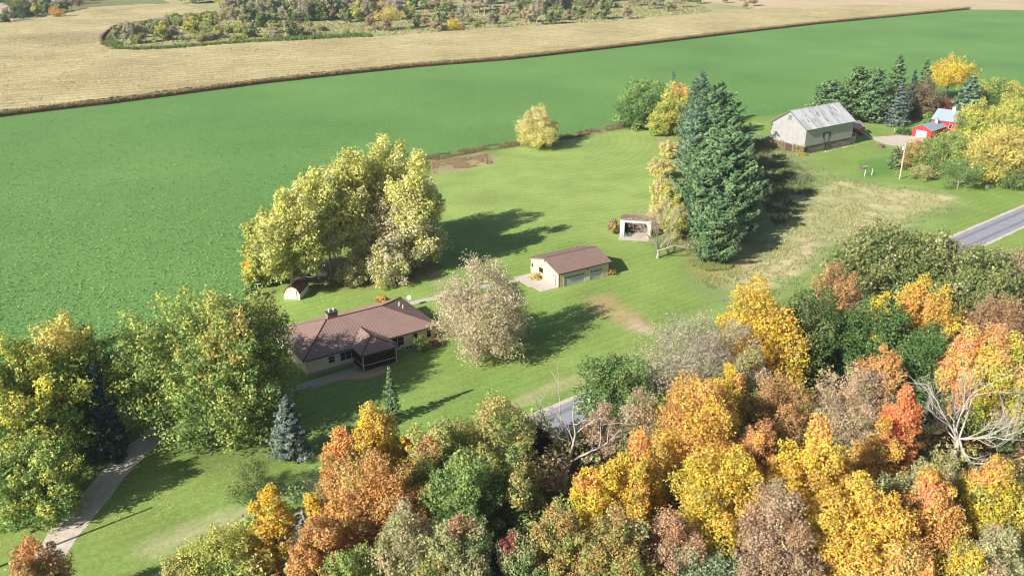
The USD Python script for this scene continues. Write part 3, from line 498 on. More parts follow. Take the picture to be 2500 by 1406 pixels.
for px_, py_ in ((PX0, PY0), (PX1, PY0)): obj('post', mbox(px_ - 0.07, px_ + 0.07, py_ - 0.07, py_ + 0.07, 0.28, EZ + 0.1), PTR, h)
obj('rail', mbox(PX0 + 0.07, PX1 - 0.07, PY0 - 0.05, PY0 + 0.05, 1.12, 1.22), PTR, h); obj('rail', mbox(PX0 - 0.05, PX0 + 0.05, PY0 + 0.07, y0 - 0.01, 1.12, 1.22), PTR, h)
SCREEN = mat('porch_screen', {'t': ('transparent_bsdf', {'color': (0.35, 0.35, 0.35)}), 'd': ('principled_bsdf', {'base_color': (0.02, 0.02, 0.02), 'roughness': 0.5}), 'm': ('mix_closure', {'fac': 0.6})}, [('t.BSDF', 'm.closure1'), ('d.BSDF', 'm.closure2')], 'm.closure')
obj('screen', quads([(PX0 + 0.07, PY0, 0.28), (PX1 - 0.07, PY0, 0.28), (PX1 - 0.07, PY0, EZ), (PX0 + 0.07, PY0, EZ)]), SCREEN, h); obj('screen', quads([(PX0, PY0 + 0.07, 0.28), (PX0, y0 - 0.01, 0.28), (PX0, y0 - 0.01, EZ), (PX0, PY0 + 0.07, EZ)]), SCREEN, h); obj('screen', quads([(PX1, PY0 + 0.07, 0.28), (PX1, y0 - 0.01, 0.28), (PX1, y0 - 0.01, EZ), (PX1, PY0 + 0.07, EZ)]), SCREEN, h)
# satellite dish behind the house
p_ = at(1000, 748); dsh = thing('satellite_dish', 'white satellite dish on a post behind the right end of the house', 'satellite dish', (*p_, 0), math.radians(-20))
obj('post', tube(np.array([[0, 0, 0], [0, 0, 1.5]]), np.array([0.05, 0.05]), 8, True), GALV, dsh)
g_ = np.linspace(0, 2 * np.pi, 25)[:-1]; rr = np.linspace(0, 0.45, 6); v = np.array([[r * np.cos(t), -0.2 + 0.5 * r * r - 0.0 * r + r * np.sin(t) * 0.35, 1.8 + r * np.sin(t) * 0.94] for r in rr for t in g_]); n_ = 24
f = np.array([q for i_ in range(5) for j_ in range(n_) for q in ([i_ * n_ + j_, i_ * n_ + (j_ + 1) % n_, (i_ + 1) * n_ + (j_ + 1) % n_], [i_ * n_ + j_, (i_ + 1) * n_ + (j_ + 1) % n_, (i_ + 1) * n_ + j_])])
obj('dish', (v, f), WHITE, dsh, True); obj('arm', bar((0, -0.2, 1.5), (0, -0.75, 1.75), 0.025), GALV, dsh); obj('receiver', box(-0.06, 0.06, -0.83, -0.7, 1.7, 1.83), GALV, dsh)

# --- the barn
A, Bq, C = np.array([88.46, 262.2]), np.array([107.4, 275.2]), np.array([81.7, 273.6]); rz, L = frame_of(A, Bq); W = 13.2
barn = thing('barn', 'big weathered white barn with grey metal roof and stone base at the right', 'barn', (*A, 0), rz)
WOOD = siding('barn_boards', srgb(164, 162, 157), 0.3, False, 0.02, 0.1); SB = 2.5; EH, RH = 7.9, 12.3
STONE = mat('fieldstone', {'tc': ('texture_coordinate', {}), 'v': ('voronoi_texture', {'scale': 3.0}), 'e': ('voronoi_texture', {'scale': 3.0, 'feature': 'distance_to_edge'}), 'er': ('map_range', {'from_max': 0.12}),
    'r': ('rgb_ramp', {'ramp': [(0.1, srgb(118, 108, 100)), (0.4, srgb(190, 174, 156)), (0.6, srgb(150, 136, 128)), (0.9, srgb(222, 208, 188))]}), 'bw': ('rgb_to_bw', {}), 'm': ('mix', {'color1': tuple(srgb(110, 102, 92))}), 'bu': ('bump', {'strength': 0.9, 'distance': 0.12}), 'p': ('principled_bsdf', {'roughness': 0.9})},
    [('tc.object', 'v.vector'), ('tc.object', 'e.vector'), ('v.color', 'bw.color'), ('bw.val', 'r.fac'), ('e.distance', 'er.value'), ('er.result', 'm.fac'), ('r.color', 'm.color2'), ('m.color', 'p.base_color'), ('er.result', 'bu.height'), ('bu.normal', 'p.normal')])
st = mbox(0.12, L - 0.12, 0.12, W - 0.12, -0.2, SB) - mbox(0.6, L - 0.6, 0.6, W - 0.6, -1, SB + 1) - mbox(-1, 1, 8.6, 11.2, -1, 2.2).translate([0, -4.0, 0])
st -= mbox(0.45, 1.25, -1, 1, 0.1, 2.2); st -= mbox(10.2, 10.9, -1, 1, -0.5, 2.1)
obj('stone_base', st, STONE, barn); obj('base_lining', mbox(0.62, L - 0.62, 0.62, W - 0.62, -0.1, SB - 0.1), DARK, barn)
up = gable_walls(L, W, EH, RH, 0.15) - mbox(-5, L + 5, -5, W + 5, -2, SB); obj('wall', up, WOOD, barn)
s = (RH - EH) / (W / 2); OVR = 0.45; e = EH - s * OVR; N = 24; rg = np.random.default_rng(4)
tones = [plain(f'roof_sheet{k}', srgb(*c), 0.55, 0.14, 0.9, spec=0.3) for k, c in enumerate([(198, 197, 194), (188, 188, 187), (206, 204, 199), (176, 176, 174)])]
RUST = plain('rust', srgb(112, 104, 98), 0.8, 0.35, 2.5)
for side in (0, 1):
    Y = lambda y: y if side == 0 else W - y
    for k in range(N):
        xa, xb = -0.35 + (L + 0.7) * k / N, -0.35 + (L + 0.7) * (k + 1) / N
        for r_, (ya, yb) in enumerate(((-OVR, 3.2), (3.1, W / 2))):
            za, zb = EH + s * ya, EH + s * yb; lift = 0.06 + 0.022 * r_ + 0.006 * (k % 2)
            obj('roof_sheet', slab([(xa + 0.012, Y(ya), za + lift), (xb - 0.012, Y(ya), za + lift), (xb - 0.012, Y(yb), zb + lift), (xa + 0.012, Y(yb), zb + lift)], 0.03), tones[rg.choice(4, p=[0.4, 0.3, 0.2, 0.1])], barn)
for k in range(16):
    xa = rg.uniform(3, L - 3); ya = rg.uniform(0.6, W / 2 - 1.6); ln_ = rg.uniform(0.4, 1.5); wd = rg.uniform(0.15, 0.5)
    obj('rust_patch', slab([(xa, ya, EH + s * ya + 0.125), (xa + wd, ya, EH + s * ya + 0.125), (xa + wd * 0.8, ya + ln_, EH + s * (ya + ln_) + 0.125), (xa + 0.1, ya + ln_, EH + s * (ya + ln_) + 0.125)], 0.02), RUST, barn)
obj('ridge_cap', tube(np.array([[-0.36, W / 2, RH + 0.1], [L + 0.36, W / 2, RH + 0.1]]), np.array([0.12, 0.12]), 6, True), tones[2], barn)
DKW = plain('dark_wood', srgb(70, 66, 62), 0.8, 0.2)
GBL = lambda ya, yb: cat_mesh([slab_arr([(-0.38, ya, EH + s * min(ya, W - ya)), (-0.38, yb, EH + s * min(yb, W - yb)), (-0.33, yb, EH + s * min(yb, W - yb)), (-0.33, ya, EH + s * min(ya, W - ya))], 0.14)])
def slab_arr(c, t): m_ = slab(c, t).to_mesh(); return m_.vert_properties[:, :3], m_.tri_verts
obj('barge_board', GBL(-OVR, W / 2), DKW, barn); obj('barge_board', GBL(W / 2, W + OVR), DKW, barn)
lv = obj('louvre_vent', box(-0.08, -0.003, W / 2 - 0.55, W / 2 + 0.55, 9.6, 11.0), DKW, barn)
for k in range(5): obj('louvre_slat', box(-0.14, -0.082, W / 2 - 0.5, W / 2 + 0.5, 9.68 + k * 0.26, 9.84 + k * 0.26), plain('louvre', srgb(150, 148, 142), 0.8) if k == 0 else '/World/Looks/louvre', lv)
hd = obj('hay_door', box(9.1, 11.0, -0.06, -0.003, 2.7, 5.4), WOOD, barn)
obj('door_frame', cat_mesh([box(8.98, 9.1, -0.09, -0.004, 2.6, 5.52), box(11.0, 11.12, -0.09, -0.004, 2.6, 5.52), box(9.1, 11.0, -0.091, -0.005, 5.4, 5.52), box(9.1, 11.0, -0.091, -0.005, 2.6, 2.7)]), DKW, hd)
obj('side_panel', box(8.3, 8.75, -0.07, -0.003, 4.0, 5.5), DKW, barn); obj('side_panel', box(11.35, 11.8, -0.07, -0.003, 4.2, 5.5), DKW, barn)
obj('door_track', box(8.0, 12.0, -0.12, -0.075, 5.55, 5.68), DKW, barn)
obj('stable_door', box(0.1, 0.17, 4.7, 7.1, 0.0, 2.15), plain('red_door', srgb(92, 66, 58), 0.85, 0.2, 2.0), barn); obj('drain_pipe', tube(np.array([[10.6, -0.05, 0.1], [10.75, -0.05, SB]]), np.array([0.08, 0.08]), 8, True), DKW, barn)
obj('corner_post', mbox(0.3, 0.45, -0.02, 0.11, 0, SB - 0.01), DKW, barn)
lt = obj('lean_to_wall', mbox(L + 0.01, L + 3.0, 0.5, 4.5, 0, 2.6), plain('shed_grey', srgb(150, 150, 146), 0.8, 0.15), barn)
obj('lean_to_roof', slab([(L + 0.02, 0.2, 4.2), (L + 0.02, 5.0, 4.2), (L + 3.4, 5.0, 2.7), (L + 3.4, 0.2, 2.7)], 0.08), plain('blue_roof', srgb(150, 176, 206), 0.45, 0.05), barn)
# vines on the barn's gable
def vine(name, label, pts, cols, n, spread, size, sd, trim=0.0):
    r = np.random.default_rng(sd); base = np.array(pts)[r.integers(0, len(pts), n)]; p = base + r.normal(0, spread, (n, 3)); p[:, 2] = np.abs(p[:, 2])
    v, f = tris(p, r.normal(size=(n, 3)) + [-0.8, -0.5, 0.4], r.uniform(size * .6, size * 1.3, n), r)
    t = thing(name, label, 'plant'); obj('foliage', (v, f), LEAF, t, col=pick(cols, n, r)); obj('stem', cat_mesh([tube(np.array([[q[0], q[1], 0], q]), np.array([0.04, 0.02]), 4) for q in np.array(pts)[:6]]), BARK, t)
fw = lambda x, y, z: tuple(np.append(A + x * np.array([math.cos(rz), math.sin(rz)]) + y * np.array([-math.sin(rz), math.cos(rz)]), z))
vine('vine', 'orange and green vine climbing the stone under the barn gable', [fw(-0.25, y, z) for y in (0.3, 1.2, 2.4, 3.6, 8.0, 9.2, 10.6, 12.0, 12.8) for z in (0.5, 1.2, 1.9, 2.4)], [srgb(186, 164, 90), srgb(150, 144, 84), srgb(176, 140, 96), srgb(160, 152, 120)], 1000, (0.25, 0.4, 0.4), 0.2, 3)
vine('weed_clump', 'yellow weeds at the near stone corner of the barn', [fw(-0.8, 0.0, 0.3), fw(-0.2, -0.8, 0.4), fw(-1.2, 0.8, 0.3)], [srgb(196, 178, 84), srgb(160, 158, 84)], 350, (0.4, 0.4, 0.3), 0.22, 4)
rub = thing('stone_rubble', 'line of pale broken stones and boards along the barn front', 'rubble', (*A, 0), rz); rg = np.random.default_rng(8)
for k in range(26):
    x_, y_ = rg.uniform(0.5, L + 2), -1.3 + rg.normal(0, 0.35); w_ = rg.uniform(0.25, 0.8); m_ = trimesh.creation.icosphere(1, 0.5); m_.vertices *= [w_, rg.uniform(0.25, 0.5), rg.uniform(0.15, 0.35)]; m_.vertices += rg.normal(0, 0.02, m_.vertices.shape) + [x_, y_, 0.08]; obj('stone', m_, CONCRETE if k % 3 else GREY_BLOCK, rub)

RED, REDDARK = siding('red_boards', srgb(196, 62, 56), 0.25, True, 0.02, 0.06), siding('dark_red_boards', srgb(120, 44, 46), 0.3, False, 0.02, 0.1)
SHING = plain('grey_shingle', srgb(150, 160, 172), 0.85, 0.1, 1.0, 0.3, 12)
def gabled(name, label, cat, A_, B2, W_, eh, rh, wall, roof, over=0.3):
    rz_, L_ = frame_of(A_, B2); t = thing(name, label, cat, (*A_, 0), rz_); obj('wall', gable_walls(L_, W_, eh, rh), wall, t); gable_roof(L_, W_, eh, rh, over, 0.1, t, roof); return t, L_, rz_
# red shed beyond the barn
u = np.array([math.cos(rz), math.sin(rz)]); nrm = np.array([-u[1], u[0]])
a_ = at(2084, 334); t, L_, _ = gabled('red_shed', 'small dark red shed with grey roof behind the barn', 'shed', a_, a_ + u * 5.6, 5.5, 2.7, 4.2, REDDARK, plain('shed_roof', srgb(146, 140, 128), 0.8, 0.1))
obj('door', box(3.2, 4.2, -0.05, -0.003, 0.05, 2.0), REDDARK, t); obj('wall_lamp', box(2.2, 2.45, -0.2, -0.003, 2.1, 2.35), WHITE, t)
# the red farm garage and farmhouse
a_, b_ = at(2225, 332), at(2272, 340); rzg = math.atan2(*(b_ - a_)[::-1])
gw = float(np.linalg.norm(b_ - a_)); gd = np.array([math.cos(rzg), math.sin(rzg)]); gn = np.array([-gd[1], gd[0]])
# its gable faces the yard: length runs away to the right, so the long side is laid along gn turned
t = thing('red_garage', 'bright red garage with grey shingle roof facing the gravel yard', 'garage', (*b_, 0), rzg + math.pi / 2)
GL, GW = 10.5, gw
wl = gable_walls(GL, GW, 2.7, 4.1) - mbox(-1, 1, GW * 0.24, GW * 0.80, -1, 2.25); obj('wall', wl, RED, t); gable_roof(GL, GW, 2.7, 4.1, 0.35, 0.1, t, SHING)
dd = obj('garage_door', box(0.08, 0.14, GW * 0.24, GW * 0.80, 0.02, 2.25), plain('pale_door', srgb(196, 188, 184), 0.6), t)
for k in range(4): obj('panel', box(0.03, 0.078, GW * 0.24 + 0.04, GW * 0.80 - 0.04, 0.04 + k * 0.55, 0.57 + k * 0.55), '/World/Looks/pale_door', dd)
cg = obj('chimney', mbox(GL * 0.72, GL * 0.72 + 0.8, GW * 0.28, GW * 0.28 + 0.8, 2.6, 5.0), plain('pale_stone', srgb(196, 186, 176), 0.9, 0.15, 3.0), t); obj('chimney_cap', mbox(GL * 0.72 - 0.08, GL * 0.72 + 0.88, GW * 0.28 - 0.08, GW * 0.28 + 0.88, 5.002, 5.12), GREY_BLOCK, cg)
a_, b_ = at(2272, 316), at(2331, 325); t, L_, _ = gabled('red_farmhouse', 'red farmhouse with grey shingle roof and stone chimney behind the red garage', 'house', a_, b_, 9.0, 3.6, 6.4, RED, SHING, 0.4)
cf = obj('chimney', mbox(L_ * 0.55, L_ * 0.55 + 1.1, 4.2, 5.3, 4.5, 7.6), '/World/Looks/pale_stone', t); obj('chimney_cap', mbox(L_ * 0.55 - 0.1, L_ * 0.55 + 1.2, 4.1, 5.4, 7.602, 7.74), GREY_BLOCK, cf)
window(t, 1.0, 1.9, 1.3, 2.6, 0.0, 1, 2); window(t, L_ - 2.2, L_ - 1.3, 1.3, 2.6, 0.0, 1, 2)
obj('wing', mbox(L_ + 0.01, L_ + 6.5, 2.0, 7.5, 0, 3.2), RED, t); obj('wing_roof', m3.Manifold.hull_points(np.array([(L_ + 0.02, 1.6, 3.21), (L_ + 6.9, 1.6, 3.21), (L_ + 6.9, 7.9, 3.21), (L_ + 0.02, 7.9, 3.21), (L_ + 0.02, 4.75, 5.2), (L_ + 6.9, 4.75, 5.2)])), SHING, t)

# --- open fronted shed by the pines
a_, b_ = at(1513, 577), at(1588, 582); rzs, L_ = frame_of(a_, b_); D_ = 6.5
t = thing('open_shed', 'white fronted open shed with brown roof left of the pine row', 'shed', (*a_, 0), rzs)
CREAM = plain('cream_front', srgb(216, 208, 198), 0.7, 0.06, 1.0)
H1 = 3.9
wl = mbox(0, L_, 0, D_, 0, H1) - mbox(0.2, L_ - 0.2, 0.2, D_ - 0.2, -1, H1 + 1) - mbox(0.95, L_ - 0.9, -1, 0.5, -1, H1 - 0.55); wl -= m3.Manifold.hull_points(np.array([(x, y, z) for x in (-1, L_ + 1) for y, z in ((-0.5, H1 + 0.13), (-0.5, H1 + 3), (D_ + 1, H1 + 3), (D_ + 1, H1 - 1.13))])); obj('wall', wl, CREAM, t)
obj('roof', slab([(-0.1, -0.15, H1 + 0.25), (L_ + 0.1, -0.15, H1 + 0.25), (L_ + 0.1, D_ + 0.3, H1 - 0.9), (-0.1, D_ + 0.3, H1 - 0.9)], 0.14).translate([0, 0, 0.1]), plain('rusty_roof', srgb(150, 122, 112), 0.8, 0.15, 1.0), t); obj('floor', mbox(0.21, L_ - 0.21, 0.0, D_ - 0.21, 0.01, 0.06), CONCRETE, t)
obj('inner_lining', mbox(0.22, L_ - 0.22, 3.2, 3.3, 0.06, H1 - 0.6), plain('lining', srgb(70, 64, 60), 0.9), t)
tag(obj('apron', box(-0.1, L_ - 0.3, -2.3, -0.02, 0.01, 0.07), CONCRETE, t), None); rg = np.random.default_rng(2)
tr = thing('leaf_pile', 'heap of green brush and junk inside the mouth of the open shed', 'brush pile', (*(a_ + np.array([1.4, 0.6])), 0)); p = rg.normal(0, 1, (260, 3)) * [0.7, 0.6, 0.3]; p[:, 2] = np.abs(p[:, 2]) + 0.07; v, f = tris(p, rg.normal(size=p.shape), rg.uniform(0.1, 0.3, len(p)), rg); obj('foliage', (v, f), LEAF, tr, col=pick([srgb(96, 120, 84), srgb(150, 170, 150)], len(f), rg))

# --- gambrel garden shed
a_, b_ = at(694.5, 730.5), at(734, 731); rzs, L_ = frame_of(a_, b_); rzs -= 0.10; D_ = 4.8
t = thing('garden_shed', 'small white gambrel shed with brown roof under the yellow poplars', 'shed', (*a_, 0), rzs)
WSH = siding('white_boards', srgb(226, 214, 196), 0.3, False, 0.02, 0.05)
gam = [(0, 0), (L_, 0), (L_, 1.35), (L_ * 0.86, 2.15), (L_ / 2, 2.75), (L_ * 0.14, 2.15), (0, 1.35)]
obj('wall', prism(gam, 0, D_), WSH, t)
for i_, (pa, pb) in enumerate(((gam[2], gam[3]), (gam[3], gam[4]), (gam[5], gam[4]), (gam[6], gam[5]))):
    o_ = 0.12 if i_ in (0,) else (-0.12 if i_ == 3 else 0); dz = 0.18 if i_ in (0, 3) else 0
    obj('roof', slab([(pa[0] + o_, -0.15, pa[1] - dz), (pa[0] + o_, D_ + 0.15, pa[1] - dz), (pb[0], D_ + 0.15, pb[1]), (pb[0], -0.15, pb[1])], 0.07).translate([0, 0, 0.1]), plain('shed_shingle', srgb(112, 76, 70), 0.85, 0.15) if i_ == 0 else '/World/Looks/shed_shingle', t)
for k in (0, 1): obj('door', box(L_ * (0.2 + 0.3 * k) + 0.02, L_ * (0.5 + 0.3 * k) - 0.02, -0.06, -0.003, 0.05, 1.9), WSH, t)
obj('door_trim', cat_mesh([box(L_ * 0.2 - 0.06, L_ * 0.2, -0.08, -0.004, 0.05, 1.98), box(L_ * 0.8, L_ * 0.8 + 0.06, -0.08, -0.004, 0.05, 1.98), box(L_ * 0.2, L_ * 0.8, -0.081, -0.004, 1.91, 1.98), box(L_ * 0.5 - 0.018, L_ * 0.5 + 0.018, -0.07, -0.004, 0.05, 1.9)]), plain('shed_trim', srgb(150, 134, 110), 0.7), t)
# propane tank
p_ = at(794, 678); t = thing('propane_tank', 'long white propane tank in the shade beside the garden shed', 'propane tank', (*p_, 0), math.radians(8))
m_ = trimesh.creation.capsule(height=2.2, radius=0.5, count=[16, 16]); m_.apply_translation([0, 0, -1.1]); m_.apply_transform(trimesh.transformations.rotation_matrix(math.pi / 2, [0, 1, 0])); m_.apply_translation([0, 0, 0.85]); obj('tank', m_, WHITE, t, True)
for k in (-0.9, 0.9): obj('leg', box(k - 0.1, k + 0.1, -0.4, 0.4, 0, 0.45), GREY_BLOCK, t)
obj('valve_dome', tube(np.array([[0, 0, 1.3], [0, 0, 1.5], [0, 0, 1.55]]), np.array([0.2, 0.2, 0.1]), 12, True), GALV, t)
# clothesline post, small posts, utility box, fire pit, wood pile, birdbath like post
p_ = at(632, 719); t = thing('clothesline_post', 'white T shaped clothesline post at the field edge left of the shed', 'post', (*p_, 0), 0.1); obj('post', mbox(-0.05, 0.05, -0.05, 0.05, 0, 2.1), WHITE, t); obj('crossbar', mbox(-0.6, 0.6, -0.05, 0.05, 2.1, 2.2), WHITE, t)
for i_, (px_, lab) in enumerate(((2110.5, 'left white post standing in the lawn below the barn'), (2128, 'right white post standing in the lawn below the barn'))):
    p_ = at(px_, 431 - 3 * i_); t = thing('white_post', lab, 'post', (*p_, 0)); obj('post', mbox(-0.07, 0.07, -0.07, 0.07, 0, 1.75), WHITE, t); obj('post_cap', mbox(-0.09, 0.09, -0.09, 0.09, 1.752, 1.8), WHITE, t)
p_ = at(2105, 411); t = thing('fire_pit', 'dark stone fire ring in the lawn above the white posts', 'fire pit', (*p_, 0))
for k in range(10): m_ = trimesh.creation.icosphere(1, 0.26); m_.apply_translation([0.75 * math.cos(k * 0.628), 0.75 * math.sin(k * 0.628), 0.2]); obj('stone', m_, plain('pit_stone', srgb(112, 100, 94), 0.9, 0.2) if k == 0 else '/World/Looks/pit_stone', t)
obj('plank', box(0.3, 1.8, 0.2, 0.4, 0.46, 0.52), WHITE, t)
p_ = at(2410, 460); t = thing('utility_box', 'small grey green utility box on the grass by the road', 'utility box', (*p_, 0), 0.5); GB = plain('box_green', srgb(150, 164, 150), 0.5); obj('cabinet', mbox(-0.45, 0.45, -0.35, 0.35, 0.08, 0.8), GB, t); obj('lid', slab([(-0.5, -0.4, 0.85), (0.5, -0.4, 0.85), (0.5, 0.4, 0.92), (-0.5, 0.4, 0.92)], 0.06), GB, t); obj('plinth', mbox(-0.5, 0.5, -0.4, 0.4, 0, 0.078), CONCRETE, t)
p_ = at(2152, 361); t = thing('wood_pile', 'low pile of brown logs at the edge of the gravel yard', 'wood pile', (*p_, 0), 0.7); rg = np.random.default_rng(6)
for k in range(14): y_, z_ = (k % 5) * 0.34 - 0.7 + 0.17 * (k // 5), 0.17 + (k // 5) * 0.29; obj('log', bar((-0.9 + rg.normal(0, .1), y_, z_), (0.9 + rg.normal(0, .1), y_, z_), 0.165, 7), BARK if k % 2 else plain(f'log{k}', srgb(150, 124, 100), 0.9, 0.2), t)
p_ = at(2182, 329); t = thing('lawn_ornament', 'small white topped rusty ornament on the lawn left of the red garage', 'ornament', (*p_, 0)); obj('base', tube(np.array([[0, 0, 0], [0, 0, 0.5], [0, 0, 0.8]]), np.array([0.5, 0.3, 0.1]), 8, True), plain('rusty', srgb(140, 96, 70), 0.9), t); obj('post', tube(np.array([[0, 0, 0.7], [0, 0, 1.7]]), np.array([0.06, 0.06]), 6, True), WHITE, t); obj('bowl', tube(np.array([[0, 0, 1.7], [0, 0, 1.85]]), np.array([0.12, 0.32]), 8, True), WHITE, t)
# utility poles and wires
WOODP = plain('pole_wood', srgb(196, 186, 172), 0.85, 0.15, 1.5)
def pole(label, p_, hgt, trans=True):
    t = thing('utility_pole', label, 'utility pole', (*p_, 0)); obj('pole', tube(np.array([[0, 0, 0], [0, 0, hgt]]), np.array([0.2, 0.14]), 10, True), WOODP, t)
    if trans: obj('transformer', tube(np.array([[-0.42, 0, hgt - 2.1], [-0.42, 0, hgt - 2.05], [-0.42, 0, hgt - 1.2], [-0.42, 0, hgt - 1.12]]), np.array([0.2, 0.28, 0.28, 0.12]), 12, True), plain('transformer', srgb(206, 210, 214), 0.4), t); obj('insulator', tube(np.array([[0, 0, hgt], [0, 0, hgt + 0.3]]), np.array([0.09, 0.06]), 8, True), plain('insulator', srgb(96, 84, 86), 0.4), t); obj('bracket', bar((-0.2, 0, hgt - 1.6), (0, 0, hgt - 1.6), 0.06), GALV, t)
    return t
pp = at(2196, 438); pole('pale wooden utility pole with transformer right of the barn', pp, 10.3); pl = at(372, 1238) - 10.6 / math.tan(SUN_EL) * np.array([math.cos(SHADOW_AZ), math.sin(SHADOW_AZ)]); pole('wooden utility pole by the driveway mouth whose long shadow crosses the lawn', pl, 10.6, False)
gk = at(2187, 426); t = thing('guy_marker', 'thin yellow guy wire guard on the grass left of the utility pole', 'guy wire', (*gk, 0)); gv = (pp - gk) * 0.25; obj('guard', bar((0, 0, 0), (gv[0], gv[1], 2.3), 0.045), plain('guard_yellow', srgb(216, 178, 70), 0.5), t); obj('wire', bar((gv[0], gv[1], 2.3), (pp[0] - gk[0], pp[1] - gk[1], 9.0), 0.015, 4), GALV, t)
def wire(name, label, a, b, sag, r=0.02):
    a, b = np.array(a), np.array(b); s = np.linspace(0, 1, 24)[:, None]; p = a + (b - a) * s - np.array([0, 0, 1]) * sag * 4 * s * (1 - s); tag(obj(name, tube(p, np.full(len(p), r), 4), GALV), label, 'wire')
wire('power_wire', 'upper pale wire from the barn corner to the utility pole', (*fw(L + 0.1, 0, 0)[:2], 7.2), (*pp, 9.4), 1.3, 0.03); wire('power_wire', 'lower pale wire from the barn corner to the utility pole', (*fw(L + 0.1, 0.4, 0)[:2], 6.6), (*pp, 8.6), 1.5, 0.03)

